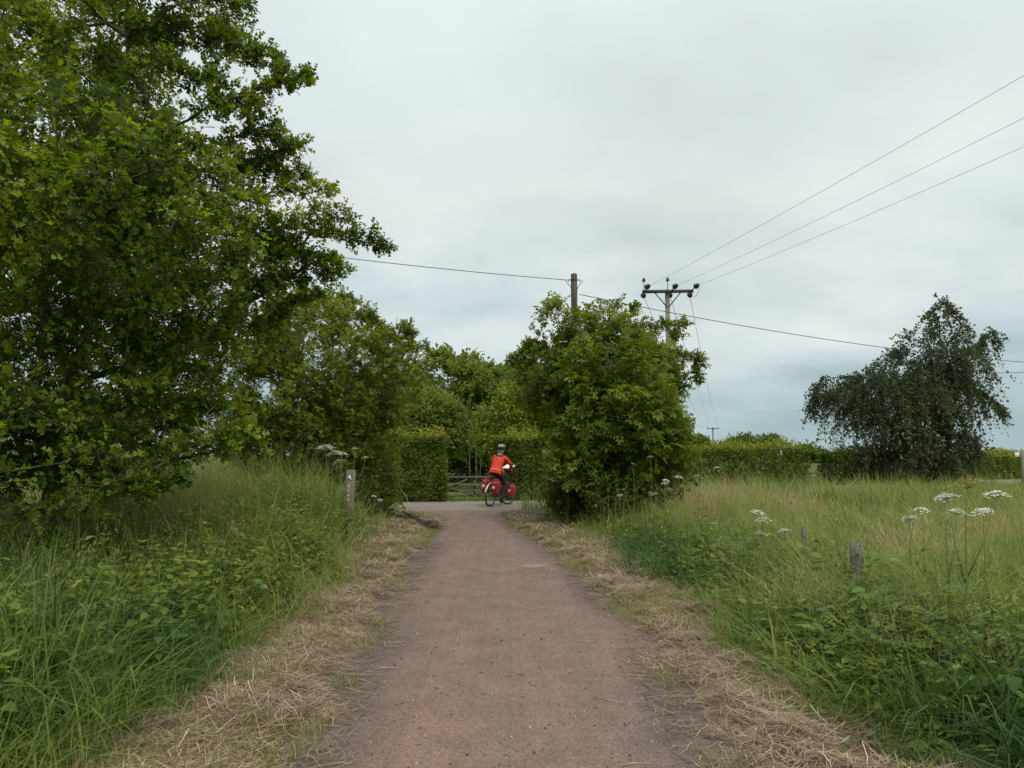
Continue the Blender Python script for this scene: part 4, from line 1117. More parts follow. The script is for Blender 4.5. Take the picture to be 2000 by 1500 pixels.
# --- weeping tree on the right
c0 = at(1800, 935, 38.0); c0[2] = 0
wells = [ell(1825, 690, 38, 62, 50, 1.7), ell(1695, 765, 38, 70, 34, 1.8), ell(1875, 705, 38, 34, 36, 1.3), ell(1780, 800, 38, 95, 50, 2.0), ell(1650, 775, 38, 26, 34, 1.1), ell(1840, 625, 38, 24, 30, 0.7), ell(1765, 735, 38, 60, 50, 1.6), ell(1885, 770, 38, 36, 26, 1.1), ell(1780, 900, 37.5, 95, 45, 1.6), ell(1870, 880, 38, 35, 30, 1.0)]
ex = [shoot(s_[0], s_[1]) for s_ in (([(1835, 640, 38), (1820, 600, 38), (1840, 582, 38), (1852, 600, 38)], 7), ([(1900, 690, 38), (1930, 650, 38), (1943, 665, 38)], 8), ([(1620, 740, 38), (1595, 755, 38), (1588, 790, 38)], 9), ([(1890, 760, 38), (1930, 775, 38), (1955, 795, 38)], 9), ([(1850, 850, 38), (1885, 850, 38), (1900, 880, 38)], 8))]
tree('weeping_tree', 'dark weeping tree with hanging purple-green foliage on the right', [[c0, c0 + [0.1, 0, 1.5], at(1810, 790, 38), at(1835, 690, 38), at(1838, 600, 38)], [c0 + [0, 0, 1.0], at(1740, 830, 38), at(1690, 755, 38), at(1640, 760, 38)], [c0 + [0.3, 0, 0.6], at(1850, 820, 38), at(1890, 720, 38)], [c0 + [-0.3, 0, 0.6], at(1780, 780, 38), at(1770, 690, 38)]],
     wells, 430, M_WEEP, (oval_v, oval_f), 0.15, 6, 18, 1.25, 0.45, 0.4, 0.5, 0.16, 0.5, 0.2, 1.5, 0.012, 0.2, wood=0.009, extra=cat(ex), step=0.6, hang=0.7, flat_=0.3, jit=0.05)

# --- far trees on the skyline
for (px, Y, es, n_, lb_, tm) in ((1475, 120, [ell(1480, 868, 120, 46, 14, 4.0), ell(1450, 874, 120, 32, 11, 3.0)], 170, 'far round tree on the skyline left of the gap', 0.42),
                                 (1365, 75, [ell(1362, 868, 75, 20, 10, 1.4)], 110, 'small far tree beneath the distant pole', 0.45),
                                 (1578, 140, [ell(1578, 893, 140, 17, 20, 3.0), ell(1600, 900, 142, 20, 14, 3.0), ell(1556, 900, 142, 16, 12, 3)], 170, 'bluish far trees seen through the hedge gap', 0.4),
                                 (1947, 130, [ell(1948, 898, 130, 27, 9, 3.0)], 110, 'far low dark tree on the skyline beside the signpost', 0.36),
                                 (1415, 122, [ell(1415, 880, 122, 40, 7, 2.0)], 70, 'far low copse above the long field hedge', 0.42)):
    bgtree('far_tree', lb_, px, Y, es, n_, tm, 0.30 * Y / 100 + 0.1, tl=1.2 if Y > 100 else 0.6, r_max=0.3, per=5, K=8, zmin=0.3)


# ------------------------------------------------------------------ umbellifers
disc_v = [[0, 0, 0.35]] + [[math.cos(i * math.pi / 3), math.sin(i * math.pi / 3), 0.0] for i in range(6)]
disc_f = np.array([(0, 1 + i, 1 + (i + 1) % 6) for i in range(6)]); disc_v = np.array(disc_v)


def umbel_mesh(seedhead, v_):
    fb, sb = MB(), MB(); k = 26
    i = np.arange(k); r_ = np.sqrt((i + 0.5) / k) * (1 + rng.normal(0, 0.06, k)); a_ = i * 2.39996 + rng.normal(0, 0.15, k)
    P_ = np.stack([np.cos(a_) * r_, np.sin(a_) * r_, 0.52 - 0.48 * r_ ** 2 + rng.normal(0, 0.05, k)], -1)
    for p_ in P_:
        n_ = 7; q_ = p_ + np.concatenate([rng.normal(0, 0.075, (n_, 2)), rng.normal(0, 0.02, (n_, 1))], 1)
        X, Y, Z = frames(np.concatenate([rng.normal(0, 1, (n_, 2)), rng.normal(0, 0.2, (n_, 1))], 1), np.array([0, 0, 1.0]) + rng.normal(0, 0.25, (n_, 3)))
        s_ = rng.uniform(0.055, 0.085, n_) * (0.7 if seedhead else 1)
        inst(fb, disc_v, disc_f, q_, X, Y, Z, s_, rng.uniform(0.3, 1.0, n_))
        sb.tube([np.zeros(3), p_ * [0.6, 0.6, 0.5], p_ - [0, 0, 0.02]], [0.012, 0.009, 0.007], 3, False, 0.5)
    f = fb.mesh('flower_head'); f.materials.append(M_SEED if seedhead else M_FLOWER)
    r2 = sb.mesh('rays'); r2.materials.append(M_STEM)
    return f, r2


UM = [umbel_mesh(False, i) for i in range(3)]; UMS = umbel_mesh(True, 0)
lf = MB()
for an, s_ in ((0, 0.5), (55, 0.42), (-55, 0.42), (80, 0.34), (-80, 0.34)):
    c_, s2 = math.cos(R(an)), math.sin(R(an)); y0 = 0.5 if abs(an) < 70 else 0.25
    p_ = nv * s_; p_[:, 0] *= 1.5
    lf.add(np.stack([p_[:, 0] * c_ - p_[:, 1] * s2, y0 + p_[:, 0] * s2 + p_[:, 1] * c_, p_[:, 2] - 0.1 * (y0 + p_[:, 1]) ** 2], -1), nf, 0.6)
lf.tube([[0, 0, 0], [0, 0.3, 0.03], [0, 0.55, 0]], [0.014, 0.01, 0.006], 3, False, 0.4)
LEAFM = lf.mesh('leaf'); LEAFM.materials.append(M_NETTLE)


def umbellifer(label, heads, Y, base_px=None, group=None, stem_r=0.006):
    """heads: list of (px, py, width in px, seedhead); the first is the top of the main stem"""
    tips = [at(h_[0], h_[1], Y + rng.uniform(-0.08, 0.08) * (i > 0)) for i, h_ in enumerate(heads)]
    bx_ = tips[0][0] + (0.03 if base_px is None else (base_px - heads[0][0]) / FPX * Y)
    b_ = np.array([bx_, Y + 0.03, 0]); b_[2] = float(H(b_[0], b_[1])) - 0.02
    rt = empty('hogweed_plant', b_, label, 'flower', group)
    main = tips[0] - b_; mb = MB()
    q = lambda t: main * np.array([t ** 1.3, t ** 1.3, t])
    wbl = rng.normal(0, 0.012, (5, 3)) * [1, 1, 0]; wbl[0] = wbl[4] = 0
    mb.tube([q(t) + w__ for t, w__ in zip((0, 0.25, 0.5, 0.75, 1.0), wbl)], [stem_r * 1.3, stem_r * 1.2, stem_r, stem_r * 0.8, stem_r * 0.55], 6, tint=0.5)
    for i, tp in enumerate(tips[1:]):
        e_ = tp - b_; t0 = min(0.75, max(0.3, 0.55 * e_[2] / main[2])); s0 = q(t0)
        mb.tube([s0, s0 + (e_ - s0) * [0.6, 0.6, 0.45], e_], [stem_r * 0.7, stem_r * 0.6, stem_r * 0.4], 5, tint=0.55)
    mb.build('stem', M_STEM, rt, True)
    for i, (h_, tp) in enumerate(zip(heads, tips)):
        fm, rm = UMS if h_[3] else UM[i % 3]
        s_ = 0.92 * h_[2] / FPX * Y / 2
        o = link('flower_head', fm, rt); o['kind'] = 'stuff'; o.location = tp - b_ - np.array([0, 0, 0.42 * s_]); o.scale = (s_,) * 3; o.rotation_euler = (rng.normal(0.10, 0.12), rng.normal(0.06, 0.14), rng.random() * 6.28)
        o2 = link('rays', rm, o)
    for j in range(4):
        o = link('leaf', LEAFM, rt); t = 0.18 + 0.14 * j; o.location = q(t); o.rotation_euler = (R(rng.uniform(5, 40)), 0, rng.random() * 6.28); o.scale = (rng.uniform(0.16, 0.30) * (1.1 - t),) * 3
    return rt


GU = 'white umbellifers'
umbellifer('tallest hogweed, with a tan seed head and white side heads, in the right meadow', [(1890, 938, 76, True), (1945, 961, 48, False), (1850, 966, 50, False)], 4.6, 1866, GU, 0.0062)
umbellifer('hogweed with a broad white head just left of the tallest one', [(1845, 968, 40, False), (1868, 996, 44, False)], 4.9, 1843, GU, 0.0042)
umbellifer('hogweed with a flat white head just right of the tallest one', [(1920, 995, 46, False)], 5.0, 1925, GU, 0.0035)
umbellifer('low white hogweed left of the tall group in the right meadow', [(1777, 1009, 36, False)], 5.2, 1782, GU, 0.0035)
umbellifer('small faint white umbel behind the tall right-hand group', [(1800, 993, 30, False)], 6.0, 1800, GU, 0.004)
umbellifer('hogweed with three white heads stacked near the two old posts', [(1479, 998, 34, False), (1490, 1012, 34, False), (1485, 1040, 28, False)], 8.0, 1472, GU, 0.004)
umbellifer('low white umbel right of the three-headed hogweed', [(1533, 1034, 30, False)], 8.2, 1530, GU, 0.004)
for i, (px, py, wd, Y, lb_) in enumerate(((1325, 930, 20, 13.5, 'white umbel in tall tan grass, topmost right of the elder'), (1300, 937, 16, 13.2, 'white umbel second from the elder in tall tan grass'), (1298, 943, 16, 12.8, 'white umbel just below its twin in tall tan grass'), (1306, 954, 18, 12.3, 'white umbel at the middle of the tan grass'),
                                          (1280, 963, 15, 12.0, 'low white umbel left in the tan grass'), (1211, 966, 13, 13.2, 'lone white umbel at the foot of the elder'), (1270, 891, 15, 14.0, 'white umbel standing highest against the elder bush'), (1400, 912, 14, 14.5, 'white umbel against the long field hedge'), (1545, 978, 16, 10.0, 'small white umbel in mid meadow'), (1362, 928, 14, 14.8, 'white umbel rightmost of those in the tan grass'), (1236, 905, 9, 14.2, 'tiny white umbel against the elder bush'))):
    umbellifer(lb_, [(px, py, wd, False)], Y, None, GU, 0.004)
umbellifer('cow parsley with three white heads at the foot of the right bush', [(1112, 934, 13, False), (1098, 950, 12, False), (1106, 958, 13, False)], 15.0, 1108, GU, 0.004)
umbellifer('hogweed with a broad white head above the road post', [(635, 871, 42, False), (655, 882, 36, False)], 11.2, 650, GU, 0.006)
umbellifer('hogweed with two flat white heads left above the road post', [(668, 884, 26, False), (664, 899, 30, False)], 11.6, 668, GU, 0.005)
umbellifer('small paler umbel rising on a tall stem behind the road post', [(693, 875, 16, False), (715, 892, 12, False)], 13.0, 693, GU, 0.005)
umbellifer('small white umbel low at the right of the road post', [(742, 975, 12, False), (730, 968, 11, False)], 13.6, 735, GU, 0.004)
umbellifer('small white umbel near the straw edge on the left bank', [(677, 1107, 12, False)], 9.2, 676, GU, 0.003)

# ------------------------------------------------------------------ broad leaved plants at the near left edge: each leaf its own part
bl = MB(); oy = np.linspace(0, 1, 7); wv = np.array([0.10, 0.30, 0.40, 0.38, 0.28, 0.14, 0.0])
lv = []
for i, (t, w_) in enumerate(zip(oy, wv)):
    lv += [[-w_, t, 0.10 * w_ - 0.25 * t * t], [0, t, -0.03 - 0.25 * t * t], [w_, t, 0.10 * w_ - 0.25 * t * t]]
lv = np.array(lv); fl = []
for i in range(6):
    a = 3 * i
    for k in (0, 1):
        fl += [(a + k, a + k + 1, a + k + 4), (a + k, a + k + 4, a + k + 3)]
BLM = []
for tt in (0.12, 0.35, 0.6, 0.97):
    b_ = MB(); b_.add(lv + rng.normal(0, 0.012, lv.shape), fl, tt); me = b_.mesh('leaf', True); me.materials.append(M_NETTLE); BLM.append(me)
for (px, py, Y, n_, sz, lb_) in ((40, 1400, 3.9, 7, 0.17, 'large-leaved dock plant in the bottom left corner'), (75, 1310, 4.2, 8, 0.17, 'dark large-leaved dock near the left edge of the picture'), (265, 1215, 4.7, 9, 0.16, 'dark round-leaved dock with a yellowing leaf on the left bank'),
                                 (360, 1195, 5.0, 8, 0.13, 'bright green broad-leaved herb at the nettle edge'), (180, 1290, 4.5, 8, 0.14, 'broad-leaved plant half hidden in the left bank grass'), (1690, 1330, 4.7, 7, 0.10, 'low broad-leaved plant in the right grass edge'), (1850, 1210, 5.0, 8, 0.12, 'bright broad-leaved hogweed rosette at the foot of the tall umbels')):
    b_ = at(px, py, Y); b_[2] = float(H(b_[0], b_[1])); top = at(px, py, Y)[2]
    h_ = max(0.12, top - b_[2])
    rt = empty('broadleaf_plant', b_, lb_, 'plant', 'broad-leaved plants in the verges')
    mb = MB(); mb.tube([[0, 0, -0.03], [0, 0, h_ * 0.5], [0, 0, h_]], [0.006, 0.005, 0.003], 5); mb.build('stem', M_STEM, rt, True)
    for j in range(n_):
        yl = j == 2 and 'yellowing' in lb_
        o = link('leaf', BLM[3 if yl else int(rng.integers(0, 3))], rt); az_ = j * 2.4 + rng.normal(0, 0.3); o.location = (0, 0, h_ * (0.45 + 0.55 * j / n_))
        o.rotation_euler = (R(rng.uniform(5, 45)), R(rng.normal(0, 12)), az_); o.scale = (sz * rng.uniform(0.7, 1.15),) * 3

# ------------------------------------------------------------------ loose straws on the path
straw_me = []
for v_ in range(4):
    b_ = MB(); b_.tube([[-0.5, 0, 0.006], [0, 0.03 * (v_ - 1.5), 0.008], [0.5, 0, 0.006]], [0.006, 0.007, 0.004], 4, tint=0.6 + 0.1 * v_); me = b_.mesh('straw_stalk'); me.materials.append(M_STRAW); straw_me.append(me)
for i, (px, py, ln, an, lb_) in enumerate(((1145, 1253, 0.19, 5, 'longest pale straw lying alone across the path'), (1113, 1250, 0.04, 0, 'short pale straw beside the longest one on the path'), (1245, 1320, 0.24, -8, 'pale straw pointing at the right verge'), (750, 1306, 0.2, 12, 'pale straw pointing out of the left verge'),
                                            (725, 1290, 0.18, 40, 'slanting straw at the left path edge'), (1190, 1368, 0.20, -30, 'thin slanting straw on the right half of the path'), (1250, 1296, 0.18, -20, 'straw just above the right edge pair'), (1240, 1494, 0.16, 10, 'pale straw at the bottom edge of the picture'), (885, 1130, 0.2, -18, 'small straw lying far up the path'), (1285, 1265, 0.14, 35, 'straw tilted up beside the right verge'), (720, 1312, 0.08, 2, 'short white straw at the left path edge'))):
    o = link('straw_stalk', straw_me[i % 4]); g_ = onz(px, py, 0.012); o.location = (g_[0], g_[1], 0.012); o.rotation_euler = (0, 0, R(an)); o.scale = (ln, 0.35, 0.35)
    tag(o, lb_, 'straw', 'loose straws on the path')

# uprooted tangle lying at the left edge of the path
g_ = onz(815, 1022, 0.03); rt = empty('brushwood_bundle', (g_[0], g_[1], 0.0), 'brown uprooted tangle of dead stems lying at the left path edge', 'brushwood')
mb = MB(); a0 = onz(783, 1004, 0.12) - np.array([g_[0], g_[1], 0]); a1 = onz(850, 1030, 0.05) - np.array([g_[0], g_[1], 0])
for i in range(70):
    j0 = rng.normal(0, 1, 3) * [0.12, 0.12, 0.06]; j1 = rng.normal(0, 1, 3) * [0.05, 0.05, 0.02]; t0, t1 = sorted((rng.uniform(0, 0.5), rng.uniform(0.4, 1.05)))
    p0, p1 = a0 + (a1 - a0) * t0 + j0 * (1 - t0), a0 + (a1 - a0) * t1 + j1
    pm = (p0 + p1) / 2 + rng.normal(0, 0.03, 3)
    for p_ in (p0, p1, pm): p_[2] = max(p_[2], 0.02)
    mb.tube([p0, pm, p1], [0.007, 0.008, 0.004], 4, True)
mb.build('stems', M_BARK, rt)
mb = MB(); X, Y, Z = frames(rvec(40), rvec(40)); inst(mb, octv, octf, a1 + rng.normal(0, 0.05, (40, 3)) * [1, 1, 0.4] + [0, 0, 0.03], X, Y, Z, rng.uniform(0.015, 0.04, 40), rng.random(40)); mb.build('root_clod', M_BARK, rt)

# ------------------------------------------------------------------ road warning post
Yp = 12.6; top = at(683, 918, Yp); b_ = np.array([top[0], Yp, 0]); b_[2] = float(H(b_[0], Yp)) - 0.05
rt = empty('warning_post', b_, 'square brown timber post with white warning triangle and ROAD lettering', 'post'); rt.rotation_euler = (0, R(1.2), R(-6))
hp = top[2] - b_[2]; wp = 0.135
mb = MB(); mb.box((0, 0, hp / 2), (wp, wp, hp), bev=0.012); mb.build('post', M_POST, rt)


def text_mesh(ch, size):
    cu = bpy.data.curves.new('letter', 'FONT'); cu.body = ch; cu.size = size; cu.extrude = 0.003; cu.align_x = 'CENTER'
    o = bpy.data.objects.new('letter_src', cu); COL.objects.link(o); bpy.context.view_layer.update()
    me = bpy.data.meshes.new_from_object(o.evaluated_get(bpy.context.evaluated_depsgraph_get()))
    bpy.data.objects.remove(o); return me


for i, ch in enumerate('ROAD'):
    me = text_mesh(ch, 0.068); me.materials.clear(); me.materials.append(M_WHITE); me.name = 'letter'
    o = link('letter', me, rt, (-0.004, -wp / 2 - 0.004, hp - 0.30 - 0.078 * i)); o.rotation_euler = (R(90), 0, 0)
# triangle plate with a dark exclamation mark
mb = MB(); s_ = 0.047; f0 = -wp / 2 - 0.005
mb.add([[-s_, f0, 0], [s_, f0, 0], [0, f0, s_ * 1.75], [-s_, f0 + 0.006, 0], [s_, f0 + 0.006, 0], [0, f0 + 0.006, s_ * 1.75]], [(0, 1, 2), (0, 3, 4), (0, 4, 1), (1, 4, 5), (1, 5, 2), (2, 5, 3), (2, 3, 0)])
tri = mb.build('warning_triangle', M_WHITE, rt, loc=(-0.002, 0, hp - 0.165))
mb = MB(); mb.box((0, f0 - 0.002, 0.035), (0.011, 0.003, 0.032)); mb.box((0, f0 - 0.002, 0.011), (0.011, 0.003, 0.010)); mb.build('exclamation_mark', M_BLACK, tri)

# ------------------------------------------------------------------ old fence posts in the meadow
for (px, py, Y, wd, hh, lb_) in ((1671, 1058, 6.6, 0.125, 0, 'grey weathered fence post stump in the right meadow, nearer one'), (1571, 1032, 9.0, 0.075, 0, 'thin leaning old fence post in the right meadow, farther one')):
    t_ = at(px, py, Y); z0 = float(H(t_[0], Y)) - 0.1; h_ = t_[2] - z0
    rt = empty('fence_post', (t_[0], Y, z0), lb_, 'post', 'old fence posts in the meadow'); rt.rotation_euler = (R(rng.normal(0, 2)), R(rng.normal(-2, 2)), R(20))
    mb = MB(); k = 12; prof = []
    for i, z_ in enumerate(np.linspace(0, h_, 7)):
        a_ = np.arange(k) * 2 * math.pi / k; r_ = wd / 2 * (1 + 0.10 * np.cos(4 * a_)) * (1 + rng.normal(0, 0.04, k)) * (1.0 if i < 6 else 0.94)
        prof.append(np.stack([np.cos(a_) * r_, np.sin(a_) * r_, np.full(k, z_) + (rng.normal(0, 0.012, k) if i == 6 else 0)], -1))
    v = np.concatenate(prof + [np.array([[0, 0, h_ - 0.012]])]); f = []
    for i in range(6):
        for j in range(k):
            a, b = i * k + j, i * k + (j + 1) % k; f += [(a, b, b + k), (a, b + k, a + k)]
    f += [(6 * k + j, 6 * k + (j + 1) % k, 7 * k) for j in range(k)]
    mb.add(v, f); mb.build('post', M_STUMP, rt)
    mb = MB(); X, Y_, Z = frames(rvec(14), np.tile([0, 0, 1.0], (14, 1))); inst(mb, oval_v, oval_f, np.concatenate([rng.normal(0, wd * 0.2, (14, 2)), np.full((14, 1), h_)], 1), X, Y_, Z, np.full(14, 0.03), np.full(14, 0.6)); mb.build('moss', M_BUSH, rt)

# ------------------------------------------------------------------ field gate across the lane
def gate(label, a, b, h, bars, brace=True):
    a = np.array(a, float); b = np.array(b, float); L = np.linalg.norm(b - a); ang = math.atan2(b[1] - a[1], b[0] - a[0])
    z0 = float(H((a[0] + b[0]) / 2, (a[1] + b[1]) / 2))
    rt = empty('field_gate', ((a[0] + b[0]) / 2, (a[1] + b[1]) / 2, z0), label, 'gate'); rt.rotation_euler = (0, 0, ang)
    for x_ in (-L / 2 - 0.08, L / 2 + 0.08):
        mb = MB(); mb.box((0, 0, (h + 0.25) / 2 - 0.1), (0.15, 0.15, h + 0.25), bev=0.02); mb.build('gate_post', M_GATE, rt, loc=(x_, 0, -0.04))
    for i, z_ in enumerate(bars):
        mb = MB(); mb.box((0, 0, 0), (L, 0.04, 0.062 if z_ != max(bars) else 0.08), bev=0.008); mb.build('bar', M_GATE, rt, loc=(0, 0, z_))
    for x_ in (-L / 2 + 0.05, L / 2 - 0.05, 0):
        mb = MB(); mb.box((0, 0, 0), (0.08, 0.035, max(bars) - min(bars)), bev=0.006); mb.build('upright', M_GATE, rt, loc=(x_, 0.043, (max(bars) + min(bars)) / 2))
    if brace:
        for sx in (-1, 1):
            for (x0, z0_, x1, z1_) in ((0.05, min(bars) + 0.05, L / 2 - 0.1, bars[2]), (L / 2 - 0.1, bars[1], 0.25, max(bars) - 0.08)):
                mb = MB(); mb.tube([[sx * x0, 0, z0_], [sx * x1, 0, z1_]], 0.03, 4); mb.build('brace', M_GATE, rt, loc=(0, -0.045, 0))
    return rt


gate('low weathered timber field gate between the two clipped hedges', (-2.75, 25.75), (0.05, 25.85), 0.70, (0.10, 0.27, 0.46, 0.76))
ga, gb_ = at(1566, 933, 38.0), at(1604, 933, 38.2)
gate('far dark gate rail in the gap of the field hedges', (ga[0] - 0.3, 38.0), (gb_[0] + 0.3, 38.3), 0.62, (0.18, 0.38, 0.60, 0.61)[:3], False)

# ------------------------------------------------------------------ poles and lines
def insulator(parent, loc, axis, s=1.0, pin=0.0):
    Mx = Vector(axis).to_track_quat('Z', 'Y').to_matrix().to_4x4()
    mb = MB(); pr = []
    for i in range(3):
        z_ = i * 0.075; pr += [(0.045, z_), (0.13 - 0.012 * i, z_ + 0.012), (0.12 - 0.012 * i, z_ + 0.04), (0.045, z_ + 0.055)]
    pr = [(0.001, -0.01)] + pr + [(0.02, 0.26), (0.001, 0.27)]
    mb.lathe(np.array(pr) * s, 14); o = mb.build('insulator', M_GLAZE, parent, True, loc); o.rotation_euler = Mx.to_euler()
    if pin:
        b2 = MB(); b2.tube([[0, 0, -pin], [0, 0, 0]], 0.018, 6); b2.build('pin', M_IRON, o)
    return o


def hpole(label, top, zb, arm, armdir, r0, detailed):
    rt = empty('electricity_pole', (top[0], top[1], zb), label, 'utility pole', 'electricity poles'); h = top[2] - zb
    mb = MB(); mb.tube([[0, 0, 0], [0, 0, h * 0.5], [0, 0, h]], [r0 * 1.25, r0 * 1.1, r0], 12); mb.build('pole', M_POLE_PALE, rt, True)
    d = np.array([armdir[0], armdir[1], 0]); d = d / np.linalg.norm(d); nrm_ = np.array([-d[1], d[0], 0]); ang = math.atan2(d[1], d[0])
    zc = h - 0.12; f_ = -nrm_ * (r0 + 0.06)
    mb = MB(); mb.box((0, 0, 0), (arm, 0.11, 0.15), bev=0.01); o = mb.build('crossarm', M_IRON, rt, loc=(f_[0], f_[1], zc)); o.rotation_euler = (0, 0, ang)
    out_ = []
    if detailed:
        for s in (-1, 1):
            mb = MB(); mb.tube([f_ * 0.9 + d * s * 0.62 + [0, 0, zc - 0.05], f_ * 0.75 + d * s * 0.05 + [0, 0, zc - 0.75]], 0.028, 5); mb.build('brace', M_IRON, rt)
    return rt, d, nrm_, f_, zc


Y2p = 34.0; tp = at(1303, 566, Y2p); arm_l, arm_r = at(1257, 567, Y2p), at(1356, 573, Y2p)
A = 2.45
far_top = at(1392, 836, 150.0)
todir = unit(np.array([[5.1, -16.6, 0]]))[0]; fardir = unit(np.array([[far_top[0] - tp[0], far_top[1] - tp[1], 0]]))[0]
rt, d, nrm_, f_, zc = hpole('wooden electricity pole with wide crossarm and dark disc insulators', tp, 0.0, A, (1, -0.06), 0.115, True)
base = np.array([tp[0], tp[1], 0.0])
ends = []
for i, s in enumerate((-1.12, 0.16, 1.12)):
    p_ = f_ + d * s + np.array([0, 0, zc])
    a_ = p_ + todir * 0.25 + np.array([0.04 * i, 0, 0.17]); b2 = p_ + fardir * 0.2 + np.array([-0.08, 0, -0.13])
    insulator(rt, tuple(a_), tuple(todir * 0.98 + [0, 0, 0.1]), 1.05); insulator(rt, tuple(b2), tuple(fardir * 0.98 + [0, 0, -0.1]), 1.05)
    mb = MB(); mb.tube([p_, a_], 0.025, 5); mb.tube([p_, b2], 0.025, 5); mb.build('bracket', M_IRON, rt)
    if i < 2:
        pt = p_ + np.array([-0.02 if i == 0 else -0.16, 0, 0.50]); insulator(rt, tuple(pt), (0, 0, 1), 0.75, 0.45)
    # jumper loop between the two strain insulators
    m1 = a_ + todir * 0.35; m2 = b2 + fardir * 0.30
    mid = (m1 + m2) / 2 + np.array([0.12, -0.1, -0.55 if i == 2 else 0.5])
    tt = np.linspace(0, 1, 9)[:, None]; mb = MB(); mb.tube((1 - tt) ** 2 * m1 + 2 * tt * (1 - tt) * mid + tt ** 2 * m2, 0.010, 4); mb.build('jumper', M_WIRE_PALE, rt)
    ends.append((base + m1, base + m2))


def cable(name, label, a, b, sag, r, mat, group, n_=28):
    a = np.array(a, float); b = np.array(b, float); t = np.linspace(0, 1, n_); P_ = a + (b - a) * t[:, None]; P_[:, 2] -= sag * 4 * t * (1 - t)
    mb = MB(); mb.tube(P_ - a, r, 5); o = mb.build(name, mat, None, True, a); return tag(o, label, 'cable', group)


tgt = [(2000, 130, 16.2), (2000, 214, 17.4), (2000, 271, 18.5)]
nm3 = ('top', 'middle', 'lowest')
for i in range(3):
    a = ends[i][0]; e_ = at(*tgt[i]); b = a + (e_ - a) * 1.7; 
    cable('power_line', '%s of the three wires running from the crossarm to the upper right corner' % nm3[i], a, b, 0.22, 0.006, M_WIRE_PALE, 'power lines to the right')
rt2, d2, n2_, f2, zc2 = hpole('tiny far electricity pole with a plain crossarm on the skyline', far_top, float(H(far_top[0], 150)) - 0.2, 2.6, (1, 0), 0.16, False)
for i, s in enumerate((-1.15, 0.0, 1.15)):
    o_ = insulator(rt2, tuple(f2 + d2 * s + np.array([0, 0, zc2 + 0.12])), (0, 0, 1), 0.9)
    b = np.array([far_top[0], far_top[1], float(rt2.location[2])]) + f2 + d2 * s + np.array([0, 0, zc2 + 0.3])
    cable('power_line', '%s wire descending from the crossarm to the tiny far pole' % ('left', 'middle', 'right')[i], ends[i][1], b, 1.2, 0.011, M_WIRE_PALE, 'power lines to the far pole')

Yt = 19.5; tt_ = at(1121, 535, Yt)
rt = empty('telephone_pole', (tt_[0], Yt, 0), 'brown wooden telephone pole top standing out of the right bush', 'utility pole')
mb = MB(); mb.tube([[0, 0, 0], [0, 0, tt_[2] / 2], [0, 0, tt_[2] - 0.02], [0, 0, tt_[2]]], [0.115, 0.10, 0.088, 0.08], 12); mb.build('pole', M_POLE, rt, True)
mb = MB(); mb.lathe([(0.095, -0.02), (0.10, 0), (0.095, 0.02)], 12); mb.build('band', M_IRON, rt, loc=(0, 0, tt_[2] - 0.18))
for s in (-1, 1):
    mb = MB(); mb.tube([[0, 0, 0], [s * 0.14, -0.02, 0.01], [s * 0.16, -0.02, -0.05]], 0.014, 5); mb.build('hook', M_IRON, rt, loc=(0, 0, tt_[2] - 0.18))
    mb = MB(); mb.tube([[s * 0.16, -0.02, 0], [s * 0.24, -0.03, -0.04], [s * 0.10, -0.08, -0.22], [0.02 * s, -0.11, -0.5], [0.02 * s, -0.105, -1.2]], 0.009, 5); mb.build('drop_wire', M_WIRE, rt, loc=(0, 0, tt_[2] - 0.17))
hk = np.array([tt_[0], Yt, tt_[2] - 0.18])
cable('telephone_cable', 'dark cable running left from the telephone pole over the path', hk + [-0.2, -0.02, 0], at(660, 492, 17.0) + (at(660, 492, 17.0) - hk) * 0.9, 0.12, 0.010, M_WIRE, 'telephone cables')
e_ = at(2000, 690, 27.0); hk2 = at(1125, 575, Yt)
cable('telephone_cable', 'dark cable sagging right from the telephone pole past the weeping tree', hk2 + [0.1, 0, 0], hk2 + (e_ - hk2) * 1.35, 0.45, 0.011, M_WIRE, 'telephone cables')
e0, e1 = at(1700, 728, 46.0), at(2000, 723, 44.0)
cable('telephone_cable', 'short level cable at the right edge behind the weeping tree', e0, e1 + (e1 - e0) * 0.8, 0.15, 0.018, M_WIRE, 'telephone cables')

# roadside signpost, far right
t_ = at(1996, 881, 30.0)
rt = empty('roadside_signpost', (t_[0], 30.0, 0), 'grey timber signpost with a small pale board at the right edge', 'signpost')
mb = MB(); mb.box((0, 0, t_[2] / 2), (0.11, 0.11, t_[2]), bev=0.012); mb.build('post', M_POLE_PALE, rt)
mb = MB(); mb.box((0, 0, 0), (0.34, 0.025, 0.18), bev=0.004); mb.build('board', M_WHITE, rt, loc=(-0.08, 0.07, t_[2] - 0.15))

# ------------------------------------------------------------------ bicycle and rider
gp = onz(957, 990, 0.03)
BROT = (R(4), 0, R(90 - 27)); BLOC = (gp[0], gp[1], 0.035)


def bobj(name, label, cat, group=None):
    o = empty(name, BLOC, label, cat, group); o.rotation_euler = BROT; return o


